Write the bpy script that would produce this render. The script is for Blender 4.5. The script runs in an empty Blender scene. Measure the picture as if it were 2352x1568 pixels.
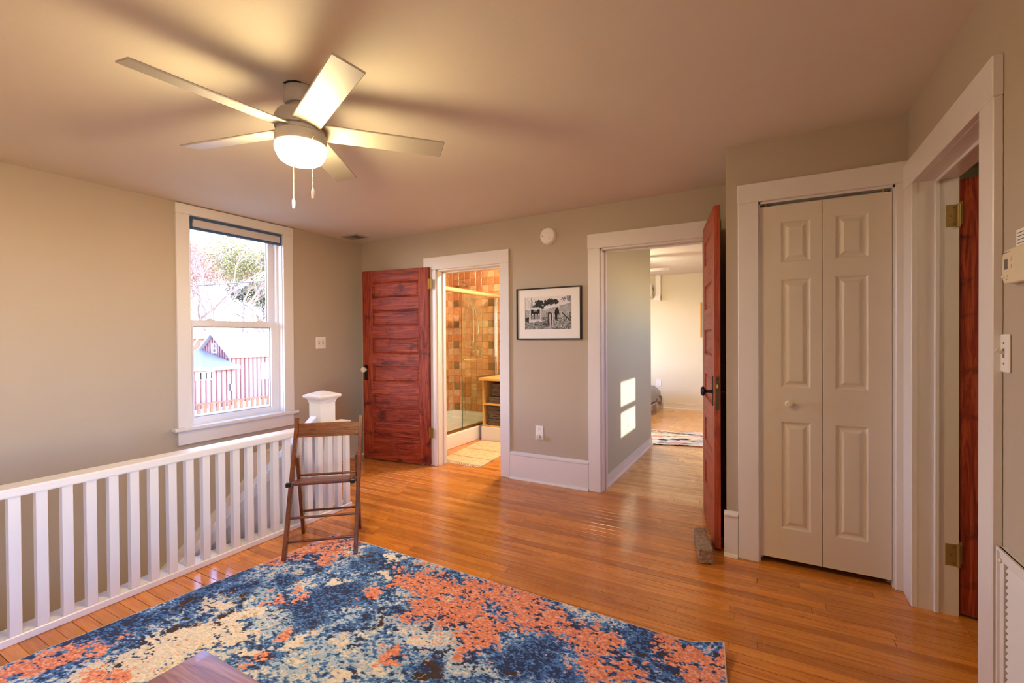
import bpy, bmesh, math, random
import numpy as np
from mathutils import Matrix, Vector
random.seed(7)
S = bpy.context.scene
COL = S.collection
PI = math.pi

# ------------------------------------------------------------------ camera, world, sun, exposure
cam_d = bpy.data.cameras.new('camera')
cam = bpy.data.objects.new('camera', cam_d); COL.objects.link(cam)
YAW, PIT, ROL = math.radians(29.014), math.radians(-.473), math.radians(-.3715)
fw = Vector((-math.sin(YAW)*math.cos(PIT), math.cos(YAW)*math.cos(PIT), math.sin(PIT)))
rt = Vector((math.cos(YAW), math.sin(YAW), 0)); up = rt.cross(fw)
r2 = rt*math.cos(ROL)+up*math.sin(ROL); u2 = up*math.cos(ROL)-rt*math.sin(ROL)
M = Matrix((r2, u2, -fw)).transposed().to_4x4(); M.translation = (0, 0, 1.27)
cam.matrix_world = M
cam_d.sensor_width = 36; cam_d.lens = 36*1056.45/2352; cam_d.clip_start = .05; cam_d.clip_end = 400
S.camera = cam

W = bpy.data.worlds.new('world'); S.world = W; W.use_nodes = True
wn = W.node_tree.nodes; wl = W.node_tree.links
sky = wn.new('ShaderNodeTexSky'); sky.sky_type = 'NISHITA'; sky.sun_disc = False
sky.sun_elevation = math.radians(24); sky.sun_rotation = math.radians(70); sky.air_density = 1.0; sky.dust_density = .1; sky.ozone_density = 1.0
bg = wn['Background']; bg.inputs['Strength'].default_value = 3.2
tint = wn.new('ShaderNodeMix'); tint.data_type = 'RGBA'; tint.blend_type = 'MULTIPLY'; tint.inputs[0].default_value = 1; tint.inputs[7].default_value = (.96, .88, 1.16, 1)
wl.new(sky.outputs[0], tint.inputs[6]); wl.new(tint.outputs[2], bg.inputs[0])

SUNV = Vector((1.0, .30, .39)).normalized()          # towards the sun
sd = bpy.data.lights.new('sun', 'SUN'); sd.energy = 4.4; sd.angle = .009; sd.color = (1, .93, .82)
so = bpy.data.objects.new('sun', sd); COL.objects.link(so)
so.rotation_euler = SUNV.to_track_quat('Z', 'Y').to_euler()

S.view_settings.view_transform = 'Standard'
try: S.view_settings.look = 'None'
except Exception: pass
S.view_settings.gamma = 1; S.view_settings.use_curve_mapping = False
S.view_settings.exposure = 1.1
cy = S.cycles
cy.use_denoising = True
try: cy.denoiser = 'OPENIMAGEDENOISE'; cy.denoising_input_passes = 'RGB_ALBEDO_NORMAL'
except Exception: pass
cy.use_adaptive_sampling = True; cy.adaptive_threshold = .03
cy.max_bounces = 9; cy.diffuse_bounces = 5; cy.glossy_bounces = 4; cy.transmission_bounces = 6; cy.transparent_max_bounces = 12
cy.caustics_reflective = False; cy.caustics_refractive = False; cy.sample_clamp_indirect = 4.0

XRW = .80
def portal(loc, rot, sx, sy):
    d = bpy.data.lights.new('window_portal', 'AREA'); d.shape = 'RECTANGLE'; d.size = sx; d.size_y = sy
    d.cycles.is_portal = True
    o = bpy.data.objects.new('window_portal', d); COL.objects.link(o); o.location = loc; o.rotation_euler = rot
portal((-4.09, 2.29, 1.42), (0, -PI/2, 0), 1.7, .85)      # hall window
portal((XRW, -.95, 1.4), (0, PI/2, 0), 1.65, 1.2)          # window of the thermostat wall, behind the camera
portal((1.74, 5.39, 1.70), (0, PI/2, 0), .65, .67)          # bedroom windows
portal((-4.14, 7.0, 1.4), (0, -PI/2, 0), 1.5, 1.3)

# ------------------------------------------------------------------ materials
def srgb(r, g, b):
    f = lambda c: (c/255/12.92) if c/255 <= .04045 else ((c/255+.055)/1.055)**2.4
    return (f(r), f(g), f(b), 1)
class NT:
    def __init__(s, name):
        s.m = bpy.data.materials.new(name); s.m.use_nodes = True
        s.n = s.m.node_tree.nodes; s.l = s.m.node_tree.links
        s.b = s.n['Principled BSDF']
    def node(s, t, **k):
        x = s.n.new(t)
        for a, v in k.items():
            if a.startswith('i_'):
                a = a[2:]; a = int(a) if a.isdigit() else a.replace('_', ' ')
                if hasattr(v, 'is_linked') or isinstance(v, bpy.types.NodeSocket): s.l.new(v, x.inputs[a])
                else: x.inputs[a].default_value = v
            else: setattr(x, a, v)
        return x
    def noise(s, vec, scale, detail=4, rough=.55, dist=0):
        return s.node('ShaderNodeTexNoise', i_Vector=vec, i_Scale=scale, i_Detail=detail, i_Roughness=rough, i_Distortion=dist)
    def ramp(s, fac, stops, interp='LINEAR'):
        r = s.node('ShaderNodeValToRGB'); s.l.new(fac, r.inputs[0]); cr = r.color_ramp; cr.interpolation = interp
        while len(cr.elements) < len(stops): cr.elements.new(.5)
        for e, (p, c) in zip(cr.elements, stops): e.position = p; e.color = c
        return r.outputs[0]
    def mix(s, fac, a, b, mode='MIX'):
        x = s.node('ShaderNodeMix', data_type='RGBA', blend_type=mode)
        for i, v in ((0, fac), (6, a), (7, b)):
            if isinstance(v, bpy.types.NodeSocket): s.l.new(v, x.inputs[i])
            else: x.inputs[i].default_value = v
        return x.outputs[2]
    def math(s, op, a, b=0.0, c=0.0):
        x = s.node('ShaderNodeMath', operation=op)
        for i, v in enumerate((a, b, c)):
            if isinstance(v, bpy.types.NodeSocket): s.l.new(v, x.inputs[i])
            else: x.inputs[i].default_value = v
        return x.outputs[0]
    def pos(s): return s.node('ShaderNodeNewGeometry').outputs['Position']
    def obj(s): return s.node('ShaderNodeTexCoord').outputs['Object']
    def rnd(s): return s.node('ShaderNodeObjectInfo').outputs['Random']
    def scale(s, vec, sc, off=None):
        m = s.node('ShaderNodeMapping', i_Vector=vec); m.inputs['Scale'].default_value = sc
        if off is not None: s.l.new(off, m.inputs['Location'])
        return m.outputs[0]
    def bump(s, h, strength=.2, dist=.002):
        b = s.node('ShaderNodeBump', i_Height=h, i_Strength=strength, i_Distance=dist)
        s.l.new(b.outputs[0], s.b.inputs['Normal'])
    def col(s, c):
        if isinstance(c, bpy.types.NodeSocket): s.l.new(c, s.b.inputs['Base Color'])
        else: s.b.inputs['Base Color'].default_value = c
    def set(s, rough=.5, metal=0, spec=.5, coat=0):
        s.b.inputs['Roughness'].default_value = rough; s.b.inputs['Metallic'].default_value = metal
        s.b.inputs['Specular IOR Level'].default_value = spec; s.b.inputs['Coat Weight'].default_value = coat
        return s.m
def plain(name, c, rough=.5, metal=0, spec=.5, vary=.04, bump=0, bscale=200):
    t = NT(name); n = t.noise(t.pos(), 6.0, 3)
    k = tuple(max(0, x*(1-vary)) for x in c[:3])+(1,); k2 = tuple(min(1, x*(1+vary)) for x in c[:3])+(1,)
    t.col(t.ramp(n.outputs[0], [(.3, k), (.7, k2)]))
    if bump: t.bump(t.noise(t.pos(), bscale, 3).outputs[0], bump, .001)
    return t.set(rough, metal, spec)
def paint(name, c, rough=.55, b=.25):
    t = NT(name); p = t.pos()
    n = t.noise(p, 1.3, 3); k = tuple(x*.965 for x in c[:3])+(1,)
    t.col(t.ramp(n.outputs[0], [(.35, k), (.65, c)]))
    h = t.math('ADD', t.noise(p, 160, 2).outputs[0], t.math('MULTIPLY', t.noise(p, 9, 3).outputs[0], 2.2))
    t.bump(h, b, .0012)
    return t.set(rough, 0, .35)
def wood(name, dark, mid, light, axis, rough=.35, stain=None, coat=0, gscale=1.0, use_obj=True, spec=.5):
    t = NT(name); v = t.obj() if use_obj else t.pos()
    off = t.node('ShaderNodeCombineXYZ'); r = t.rnd()
    for i, k in enumerate((7.3, 13.1, 3.7)): t.l.new(t.math('MULTIPLY', r, k), off.inputs[i])
    sc = [9*gscale]*3; sc[axis] = .7*gscale
    vv = t.scale(v, tuple(sc), off.outputs[0])
    a = t.noise(vv, 2.2, 5, .6, 1.2); sc2 = [80*gscale]*3; sc2[axis] = 2.5*gscale
    b = t.noise(t.scale(v, tuple(sc2), off.outputs[0]), 1.6, 3, .6)
    rings = t.math('SINE', t.math('MULTIPLY', a.outputs[0], 46))
    f = t.math('ADD', t.math('MULTIPLY', a.outputs[0], .55), t.math('ADD', t.math('MULTIPLY', b.outputs[0], .35), t.math('MULTIPLY', rings, .05)))
    c = t.ramp(f, [(.28, dark), (.45, mid), (.66, light)])
    if stain:
        s_ = t.noise(t.scale(v, (4, 4, 5), off.outputs[0]), 1.3, 5, .62, .6)
        c = t.mix(t.ramp(s_.outputs[0], [(.56, (0, 0, 0, 1)), (.72, (.8, .8, .8, 1))]), c, stain)
    t.col(c); t.bump(b.outputs[0], .12, .0008)
    return t.set(rough, 0, spec, coat)

m_wall = paint('sage_taupe_paint', srgb(185, 170, 149))
m_wall2 = paint('pale_sage_paint', srgb(186, 184, 162))
m_wall3 = paint('cream_paint', srgb(222, 212, 184))
m_ceil = paint('ceiling_paint', srgb(224, 214, 198), .7, .35)
m_trim = paint('white_trim_paint', srgb(228, 222, 216), .3, .08)
m_closet = paint('white_bifold_paint', srgb(222, 211, 194), .38, .06)
m_vinyl = plain('white_vinyl', srgb(232, 230, 230), .3, vary=.015)
m_red = [wood('red_stained_pine_%d' % i, srgb(70, 18, 10), srgb(144, 52, 24), srgb(184, 90, 46), i, .5, srgb(52, 16, 14), .0, spec=.3) for i in (0, 2)]
m_red3 = [wood('orange_red_pine_%d' % i, srgb(120, 40, 18), srgb(170, 72, 38), srgb(190, 96, 56), i, .45, srgb(130, 44, 26), .0, spec=.35) for i in (0, 2)]
m_chair = [wood('walnut_stain_%d' % i, srgb(56, 24, 10), srgb(104, 52, 24), srgb(142, 80, 40), i, .3, None, .2, 2.0) for i in range(3)]
m_birch = wood('birch_ply', srgb(196, 142, 72), srgb(214, 164, 92), srgb(226, 180, 110), 0, .4)
m_brass = plain('brass', srgb(176, 140, 70), .28, 1)
m_brass2 = plain('antique_brass', srgb(168, 142, 84), .5, .55)
m_brass3 = plain('worn_lock_brass', srgb(98, 76, 44), .5, .6)
m_gold = plain('satin_gold', srgb(232, 214, 166), .35, .7)
m_chrome = plain('chrome', srgb(214, 212, 206), .12, 1)
m_black = plain('black_iron', srgb(26, 22, 20), .35, .3)
m_void = plain('dark_gap', srgb(10, 9, 8), .9)
m_fan = plain('white_fan_enamel', srgb(176, 169, 157), .45, vary=.02)
m_plate = plain('white_plastic', srgb(236, 230, 220), .35, vary=.02)
m_ivory = plain('ivory_plastic', srgb(222, 208, 176), .4, vary=.02)
m_grey = plain('grey_plastic', srgb(96, 98, 92), .4)
m_towel = plain('dark_taupe_terry', srgb(92, 76, 62), .95, vary=.12, bump=.6, bscale=900)
m_porc = plain('white_acrylic', srgb(238, 232, 220), .18, vary=.01)
m_grout = plain('grout', srgb(224, 178, 130), .8)
m_blanket = plain('grey_blanket', srgb(214, 210, 216), .9, vary=.05, bump=.3)
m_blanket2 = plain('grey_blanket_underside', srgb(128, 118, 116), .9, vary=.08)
m_navy = plain('navy_shade', srgb(62, 92, 130), .6)
m_shade = plain('grey_shade', srgb(204, 198, 196), .7)
m_mat_white = plain('mat_board', srgb(236, 230, 220), .8, vary=.01)
m_stone = NT('rough_stone')
_v = m_stone.pos(); _n = m_stone.noise(_v, 60, 6, .7)
m_stone.col(m_stone.ramp(_n.outputs[0], [(.3, srgb(104, 80, 60)), (.5, srgb(156, 128, 102)), (.7, srgb(188, 166, 140))])); m_stone.bump(_n.outputs[0], .9, .006); m_stone = m_stone.set(.95)

def plank_mat(name, dark, mid, light):
    t = NT(name); v = t.pos(); r = t.rnd()
    off = t.node('ShaderNodeCombineXYZ')
    for i, k in enumerate((17.3, 23.1, 5.0)): t.l.new(t.math('MULTIPLY', r, k), off.inputs[i])
    a = t.noise(t.scale(v, (1.1, 14, 1), off.outputs[0]), 2.0, 5, .62, .8)
    b = t.noise(t.scale(v, (5, 150, 1), off.outputs[0]), 1.5, 3, .6)
    f = t.math('ADD', t.math('MULTIPLY', a.outputs[0], .6), t.math('MULTIPLY', b.outputs[0], .4))
    c = t.ramp(f, [(.3, dark), (.5, mid), (.68, light)])
    w = t.ramp(r, [(0, (.72, .66, .6, 1)), (.5, (1, 1, 1, 1)), (1, (1.12, 1.1, 1.02, 1))])
    c = t.mix(1.0, c, w, 'MULTIPLY')
    big = t.noise(v, 1.1, 4, .6)                           # worn, scuffed and dirty places of the old finish
    c = t.mix(t.ramp(big.outputs[0], [(.5, (0, 0, 0, 1)), (.75, (.4, .4, .4, 1))]), c, srgb(140, 66, 22))
    k = t.noise(t.scale(v, (9, 22, 1), off.outputs[0]), 1.4, 2)
    c = t.mix(t.ramp(k.outputs[0], [(.74, (0, 0, 0, 1)), (.8, (.7, .7, .7, 1))]), c, srgb(70, 34, 16))
    t.col(c)
    rr = t.ramp(t.noise(v, 3.0, 4).outputs[0], [(.3, (.16, .16, .16, 1)), (.75, (.34, .34, .34, 1))])
    t.l.new(rr, t.b.inputs['Roughness'])
    h = t.math('ADD', t.math('MULTIPLY', b.outputs[0], .3), t.noise(v, 12, 2).outputs[0])
    t.bump(h, .12, .002)
    t.b.inputs['Specular IOR Level'].default_value = .5; t.b.inputs['Coat Weight'].default_value = .25; t.b.inputs['Coat Roughness'].default_value = .12
    return t.m
m_floor = plank_mat('honey_oak_strip', srgb(168, 92, 30), srgb(206, 128, 48), srgb(222, 152, 72))
m_floor2 = plank_mat('pale_oak_strip', srgb(196, 136, 74), srgb(226, 172, 108), srgb(236, 190, 128))

def emit(name, c, s):
    t = NT(name); t.n.remove(t.b); e = t.node('ShaderNodeEmission'); e.inputs[0].default_value = c; e.inputs[1].default_value = s
    t.l.new(e.outputs[0], t.n['Material Output'].inputs[0]); return t.m
m_lamp = emit('lit_opal_glass', (1, .78, .40, 1), 100)
m_lamp_bath = emit('lit_bath_globe', (1, .86, .64, 1), 210)
m_lamp_bed = emit('lit_bed_globe', (1, .88, .66, 1), 150)
m_lamp_stair = emit('lit_stair_globe', (1, .68, .32, 1), 26)

def glass(name, tint, refl=1.0):
    t = NT(name); t.n.remove(t.b)
    tr = t.node('ShaderNodeBsdfTransparent'); tr.inputs[0].default_value = tint
    gl = t.node('ShaderNodeBsdfGlossy'); gl.inputs['Roughness'].default_value = .02
    fr = t.node('ShaderNodeFresnel'); t.l.new(t.math('MULTIPLY_ADD', t.node('ShaderNodeNewGeometry').outputs['Backfacing'], 1/1.5-1.5, 1.5), fr.inputs[0])   # thin pane: the far face must not mirror totally
    mx = t.node('ShaderNodeMixShader'); t.l.new(t.math('MULTIPLY', fr.outputs[0], refl), mx.inputs[0]); t.l.new(tr.outputs[0], mx.inputs[1]); t.l.new(gl.outputs[0], mx.inputs[2])
    t.l.new(mx.outputs[0], t.n['Material Output'].inputs[0]); return t.m
m_glass = glass('window_glass', (.98, .99, .99, 1), .8)
m_dimglass = glass('dimmed_window_glass', (.70, .70, .70, 1), .8)  # grey tint only dims the bright view outside; there is no screen
m_shglass = glass('shower_glass', (.90, .95, .88, 1), 1.6)

def vcol(name, rough=.9, bump=0, bs=600):
    t = NT(name); a = t.node('ShaderNodeVertexColor', layer_name='Col'); t.col(a.outputs[0])
    if bump: t.bump(t.noise(t.pos(), bs, 3).outputs[0], bump, .003)
    return t.set(rough, 0, .2)

# ------------------------------------------------------------------ mesh helpers
class B:
    def __init__(s): s.bm = bmesh.new()
    def box(s, x0, x1, y0, y1, z0, z1, bev=0, seg=1, mx=None):
        b = bmesh.new(); vs = [b.verts.new((x, y, z)) for x in (x0, x1) for y in (y0, y1) for z in (z0, z1)]
        for f in ((0, 1, 3, 2), (4, 6, 7, 5), (0, 4, 5, 1), (2, 3, 7, 6), (0, 2, 6, 4), (1, 5, 7, 3)): b.faces.new([vs[i] for i in f])
        bmesh.ops.recalc_face_normals(b, faces=b.faces[:])
        if bev: bmesh.ops.bevel(b, geom=b.edges[:], offset=bev, segments=seg, affect='EDGES', profile=.6)
        s._add(b, mx); return s
    def _add(s, b, mx=None):
        if mx is not None: b.transform(mx)
        me = bpy.data.meshes.new('t'); b.to_mesh(me); s.bm.from_mesh(me); bpy.data.meshes.remove(me); b.free()
    def cyl(s, p0, p1, r0, r1=None, seg=16, bev=0):
        p0, p1 = Vector(p0), Vector(p1); d = p1-p0; b = bmesh.new()
        bmesh.ops.create_cone(b, cap_ends=True, segments=seg, radius1=r0, radius2=r0 if r1 is None else r1, depth=d.length)
        s._add(b, Matrix.Translation((p0+p1)/2) @ d.to_track_quat('Z', 'Y').to_matrix().to_4x4()); return s
    def sph(s, c, r, sc=(1, 1, 1), u=16, v=10):
        b = bmesh.new(); bmesh.ops.create_uvsphere(b, u_segments=u, v_segments=v, radius=r)
        s._add(b, Matrix.Translation(c) @ Matrix.Diagonal((*sc, 1))); return s
    def lathe(s, prof, c=(0, 0, 0), axis=(0, 0, 1), seg=28, close=True):
        b = bmesh.new(); rows = []
        for r, z in prof:
            rows.append([b.verts.new((r*math.cos(2*PI*k/seg), r*math.sin(2*PI*k/seg), z)) for k in range(seg)] if r > 1e-6 else [b.verts.new((0, 0, z))])
        for A, C in zip(rows, rows[1:]):
            for k in range(seg):
                q = (k+1) % seg
                if len(A) == 1 and len(C) == 1: continue
                if len(A) == 1: b.faces.new((A[0], C[q], C[k]))
                elif len(C) == 1: b.faces.new((A[k], A[q], C[0]))
                else: b.faces.new((A[k], A[q], C[q], C[k]))
        bmesh.ops.recalc_face_normals(b, faces=b.faces[:])
        s._add(b, Matrix.Translation(c) @ Vector(axis).to_track_quat('Z', 'Y').to_matrix().to_4x4()); return s
    def prism(s, poly, axis, a0, a1, bev=0):
        """poly of 2-D points extruded along axis (0: pts are y,z; 1: x,z; 2: x,y)"""
        b = bmesh.new()
        def P(p, a): return [(a, p[0], p[1]), (p[0], a, p[1]), (p[0], p[1], a)][axis]
        A = [b.verts.new(P(p, a0)) for p in poly]; C = [b.verts.new(P(p, a1)) for p in poly]
        b.faces.new(A); b.faces.new(C[::-1])
        for i in range(len(poly)): j = (i+1) % len(poly); b.faces.new((A[i], C[i], C[j], A[j]))
        bmesh.ops.recalc_face_normals(b, faces=b.faces[:])
        if bev: bmesh.ops.bevel(b, geom=b.edges[:], offset=bev, segments=1, affect='EDGES')
        s._add(b); return s
    def tube(s, pts, r, seg=8, closed=False):
        pts = [Vector(p) for p in pts]; b = bmesh.new(); rows = []; n = len(pts); pu = None
        for i, p in enumerate(pts):
            d = (pts[min(i+1, n-1)]-pts[max(i-1, 0)]).normalized()
            if pu is None: pu = d.orthogonal().normalized()
            else: pu = (pu-d*pu.dot(d)).normalized()
            w = d.cross(pu); rr = r[i] if isinstance(r, (list, tuple)) else r
            rows.append([b.verts.new(p+(pu*math.cos(2*PI*k/seg)+w*math.sin(2*PI*k/seg))*rr) for k in range(seg)])
        for A, C in zip(rows, rows[1:]):
            for k in range(seg): q = (k+1) % seg; b.faces.new((A[k], A[q], C[q], C[k]))
        b.faces.new(rows[0][::-1]); b.faces.new(rows[-1]); s._add(b); return s
    def slab(s, u0, u1, v0, v1, holes, t0, t1, axis):
        """plate with rectangular holes; axis = thickness axis; (u,v) = the other two axes in order"""
        us = sorted({u0, u1, *[h[0] for h in holes], *[h[1] for h in holes]}); vs = sorted({v0, v1, *[h[2] for h in holes], *[h[3] for h in holes]})
        us = [u for u in us if u0-1e-9 <= u <= u1+1e-9]; vs = [v for v in vs if v0-1e-9 <= v <= v1+1e-9]
        def P(u, v, t): return [(t, u, v), (u, t, v), (u, v, t)][axis]
        solid = lambda i, j: 0 <= i < len(us)-1 and 0 <= j < len(vs)-1 and not any(h[0] < (us[i]+us[i+1])/2 < h[1] and h[2] < (vs[j]+vs[j+1])/2 < h[3] for h in holes)
        b = bmesh.new(); q = lambda *p: b.faces.new([b.verts.new(x) for x in p])
        for i in range(len(us)-1):
            for j in range(len(vs)-1):
                if not solid(i, j): continue
                a, c, d, e = us[i], us[i+1], vs[j], vs[j+1]
                q(P(a, d, t0), P(c, d, t0), P(c, e, t0), P(a, e, t0)); q(P(a, d, t1), P(a, e, t1), P(c, e, t1), P(c, d, t1))
                if not solid(i-1, j): q(P(a, d, t0), P(a, e, t0), P(a, e, t1), P(a, d, t1))
                if not solid(i+1, j): q(P(c, d, t0), P(c, d, t1), P(c, e, t1), P(c, e, t0))
                if not solid(i, j-1): q(P(a, d, t0), P(a, d, t1), P(c, d, t1), P(c, d, t0))
                if not solid(i, j+1): q(P(a, e, t0), P(c, e, t0), P(c, e, t1), P(a, e, t1))
        bmesh.ops.remove_doubles(b, verts=b.verts[:], dist=1e-5); bmesh.ops.recalc_face_normals(b, faces=b.faces[:])
        s._add(b); return s
    def xf(s, mx): s.bm.transform(mx); return s

WM = {}                                                    # world matrix of every object made here
def obj(name, b, mat, parent=None, world=True, smooth=False, label=None, cat=None, group=None, kind=None):
    bm = b.bm if isinstance(b, B) else b
    if parent is not None and world: bm.transform(WM[parent].inverted())
    me = bpy.data.meshes.new(name); bm.to_mesh(me); bm.free(); me.materials.append(mat)
    if smooth:
        me.polygons.foreach_set('use_smooth', [True]*len(me.polygons))
        try: me.set_sharp_from_angle(angle=math.radians(38))
        except Exception: pass
    o = bpy.data.objects.new(name, me); COL.objects.link(o)
    if parent is not None: o.parent = parent; WM[o] = WM[parent]
    else: WM[o] = Matrix.Identity(4)
    tag(o, label, cat, group, kind); return o
def tag(o, label=None, cat=None, group=None, kind=None):
    for k, v in (('label', label), ('category', cat), ('group', group), ('kind', kind)):
        if v: o[k] = v
def root(name, loc, label=None, cat=None, rz=0, group=None, kind=None, mx=None):
    o = bpy.data.objects.new(name, None); COL.objects.link(o)
    m = mx if mx is not None else Matrix.Translation(loc) @ Matrix.Rotation(rz, 4, 'Z')
    o.matrix_world = m; WM[o] = m.copy(); o.empty_display_size = .1; tag(o, label, cat, group, kind); return o
def copy_tree(o, parent=None):
    c = o.copy(); COL.objects.link(c)
    if parent is not None: c.parent = parent
    for ch in list(o.children): copy_tree(ch, c)
    return c
def struct(name, b, mat, parent=None, **k):
    return obj(name, b, mat, parent, kind='structure', **k)

# ------------------------------------------------------------------ shell
ZC = lambda x: 2.359+.0113*x                                # the old ceiling falls towards the window wall
XL, XR, YB, YF, YC = -3.907, .611, 3.637, -1.9, 2.937
BATH = (-2.87, -2.135, -.05, 1.948); BED = (-1.192, -.40, -.05, 1.995)
struct('wall_left', B().slab(YF-.14, YB+.13, -3.2, 2.62, [(1.885, 2.70, .585, 2.25)], XL-.17, XL, 0), m_wall, label='taupe wall with the sash window, running down the stairwell', cat='wall')
struct('wall_back', B().slab(XL, .75, -.02, 2.62, [BATH, BED], YB, YB+.13, 1), m_wall, label='taupe back wall with the bathroom and bedroom doorways', cat='wall')
struct('wall_right', B().slab(YF-.14, 4.2, -.02, 2.62, [(1.99, 2.782, -.05, 1.986), (-1.5, -.4, .62, 2.18)], XR, XR+.14, 0), m_wall, label='taupe wall with the thermostat and an open doorway', cat='wall')
struct('wall_closet', B().slab(-.208, XR, -.02, 2.62, [(-.045, .562, -.05, 2.035)], YC, YC+.09, 1).box(-.208, -.12, YC+.09, YB, -.02, 2.62), m_wall, label='taupe closet wall projecting beside the open bedroom door', cat='wall')
struct('wall_front', B().slab(XL, XR, -.02, 2.62, [], YF-.14, YF, 1), m_wall, label='taupe wall behind the viewpoint', cat='wall')
b = B().box(XL-.17, 1.8, YF-.14, YB+.06, 0, .1)
for v in b.bm.verts: v.co.z += ZC(v.co.x)
struct('ceiling', b, m_ceil, label='warm white plaster ceiling over the landing', cat='ceiling')
struct('ceiling_bath', B().box(-4.0, -1.3, YB+.06, 5.54, 2.36, 2.46), m_ceil, label='pale ceiling over the tiled bathroom', cat='ceiling')
struct('ceiling_bedroom', B().box(-1.3, 1.8, YB+.06, 5.54, 2.36, 2.46).box(-4.0, 1.8, 5.54, 8.8, 2.36, 2.46), m_ceil, label='white ceiling over the bedroom beyond', cat='ceiling')
struct('roof', B().box(-4.4, 1.78, -2.6, 9.2, 2.62, 2.74).box(1.78, 3.4, 1.0, 4.3, 2.62, 2.74), m_ceil, label='unseen flat slab added over the whole storey to keep the sun out', cat='roof')  # unseen slab added to block direct sun, cut back to free the sun patch
# bedroom / bath / far room shell
struct('wall_partition', B().box(-1.30, -1.20, YB+.13, 5.54, -.02, 2.5), m_wall2, label='pale sage wall inside the bedroom with the sunlit patch', cat='wall')
struct('wall_bedroom_far', B().box(-4.0, 1.8, 8.45, 8.6, -.02, 2.5), m_wall3, label='cream wall at the far end of the bedroom', cat='wall')
struct('wall_bedroom_side', B().slab(3.0, 8.6, -.02, 2.62, [(5.06, 5.72, 1.38, 2.02)], 1.6, 1.72, 0), m_wall3, label='bedroom wall with the windows the sun comes through', cat='wall')
struct('wall_bedroom_left', B().slab(5.43, 8.6, -.02, 2.62, [(6.4, 7.6, .75, 2.1)], -4.12, -4.0, 0), m_wall3, label='cream bedroom wall with the wide window added for daylight beyond the bed', cat='wall')
struct('wall_bath_back', B().box(-4.0, -1.3, 5.43, 5.54, -.02, 2.5), m_grout, label='grouted bathroom wall behind the shower tiles', cat='wall')
struct('wall_bath_side', B().box(-4.07, -4.0, YB+.13, 5.43, -.02, 2.5), m_grout, label='grouted side wall of the shower', cat='wall')
struct('wall_bath_right', B().box(-1.5, -1.30, YB+.13, 5.43, -.02, 2.5), m_wall3, label='plain wall at the other side of the bathroom', cat='wall')
struct('wall_side_room', B().box(XR+.14, 3.2, 1.2, 1.3, -.02, 2.5).box(XR+.14, 3.2, 4.1, 4.2, -.02, 2.5).box(3.2, 3.3, 1.2, 4.2, -.02, 2.5), m_wall2, label='pale sage walls of the room behind the right doorway', cat='wall')
struct('ceiling_side_room', B().box(XR+.06, 3.3, 1.2, 4.2, 2.40, 2.5), m_ceil, label='ceiling of the room behind the right doorway', cat='ceiling')
struct('floor_side_room', B().box(XR+.14, 3.3, 1.2, 4.2, -.1, -.0), m_floor, label='plank floor of the room behind the right doorway', cat='floor')
# stairwell shell
struct('wall_stair_front', B().box(XL, -2.87, -2.0, -1.9, -3.2, -.02), m_wall, label='taupe wall at the foot of the stairs', cat='wall')
struct('wall_stair_back', B().box(XL, -2.87, 2.50, 2.6, -3.2, -.09), m_wall, label='taupe wall under the top landing of the stairs', cat='wall')
struct('wall_stair_right', B().box(-2.86, -2.80, -2.0, 2.6, -3.2, -.09), m_wall, label='taupe wall under the guard rail, below the floor', cat='wall')
struct('floor_below', B().box(XL, -2.8, -2.0, 2.6, -3.3, -3.2), m_floor, label='floor at the foot of the stairs', cat='floor')

# floor with individual planks
def plank_floor(name, label, mat, x0, x1, y0, y1, base, cut=None, vis=None, lim=290, avg=1.15, zt=0.0):
    f = struct(name, base, m_void, label=label, cat='floor')
    P = .057; rows = int(round((y1-y0)/P)); k = (y1-y0)/rows
    bm = bmesh.new()
    for x in (0, 1): pass
    c = (.0005, .012, .05)
    vs = [bm.verts.new(v) for v in ((0, 0, 0), (1, 0, 0), (1, 1, 0), (0, 1, 0), (0, 0, 1-c[2]), (1, 0, 1-c[2]), (1, 1, 1-c[2]), (0, 1, 1-c[2]), (c[0], c[1], 1), (1-c[0], c[1], 1), (1-c[0], 1-c[1], 1), (c[0], 1-c[1], 1))]
    for q in ((0, 1, 5, 4), (1, 2, 6, 5), (2, 3, 7, 6), (3, 0, 4, 7), (4, 5, 9, 8), (5, 6, 10, 9), (6, 7, 11, 10), (7, 4, 8, 11), (8, 9, 10, 11)): bm.faces.new([vs[i] for i in q])
    me = bpy.data.meshes.new('plank'); bm.to_mesh(me); bm.free(); me.materials.append(mat)
    rest = B(); n = 0; R = random.Random(3)
    for i in range(rows):
        ya = y0+i*k; xa = x0
        if cut and ya < cut[1]: xa = cut[0]
        x = xa
        gap = R.choice((.0010, .0012, .0016, .0020, .0030)); first = True
        while x < x1-.02:
            L = R.uniform(.6, 1.7)*avg*(R.uniform(.3, 1) if first else 1); first = False
            xe = min(x1, x+L); xe = x1 if x1-xe < .25 else xe
            dz = R.uniform(-.0006, .0002)+zt
            if n < lim and (vis is None or vis(x, xe, ya)):
                o = bpy.data.objects.new('plank', me); COL.objects.link(o); o.parent = f
                o.location = (x, ya, -.018+dz); o.scale = (xe-x-R.choice((.0006, .0006, .0015)), k-gap, .018); n += 1
            else: rest.box(x, xe-.001, ya, ya+k-gap, -.018+dz, dz)
            x = xe
    if len(rest.bm.verts): obj('floor_boards', rest, mat, f, kind='stuff')
    else: rest.bm.free()
    return f
plank_floor('floor', 'honey oak strip floor of the landing', m_floor, XL, XR+.14, YF, YB+.06, B().box(-2.87, .75, YF, YB+.06, -.09, -.016).box(XL, -2.87, 2.48, YB+.06, -.09, -.016), cut=(-2.87, 2.48), vis=lambda a, c, y: y > .45, lim=296)
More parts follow.
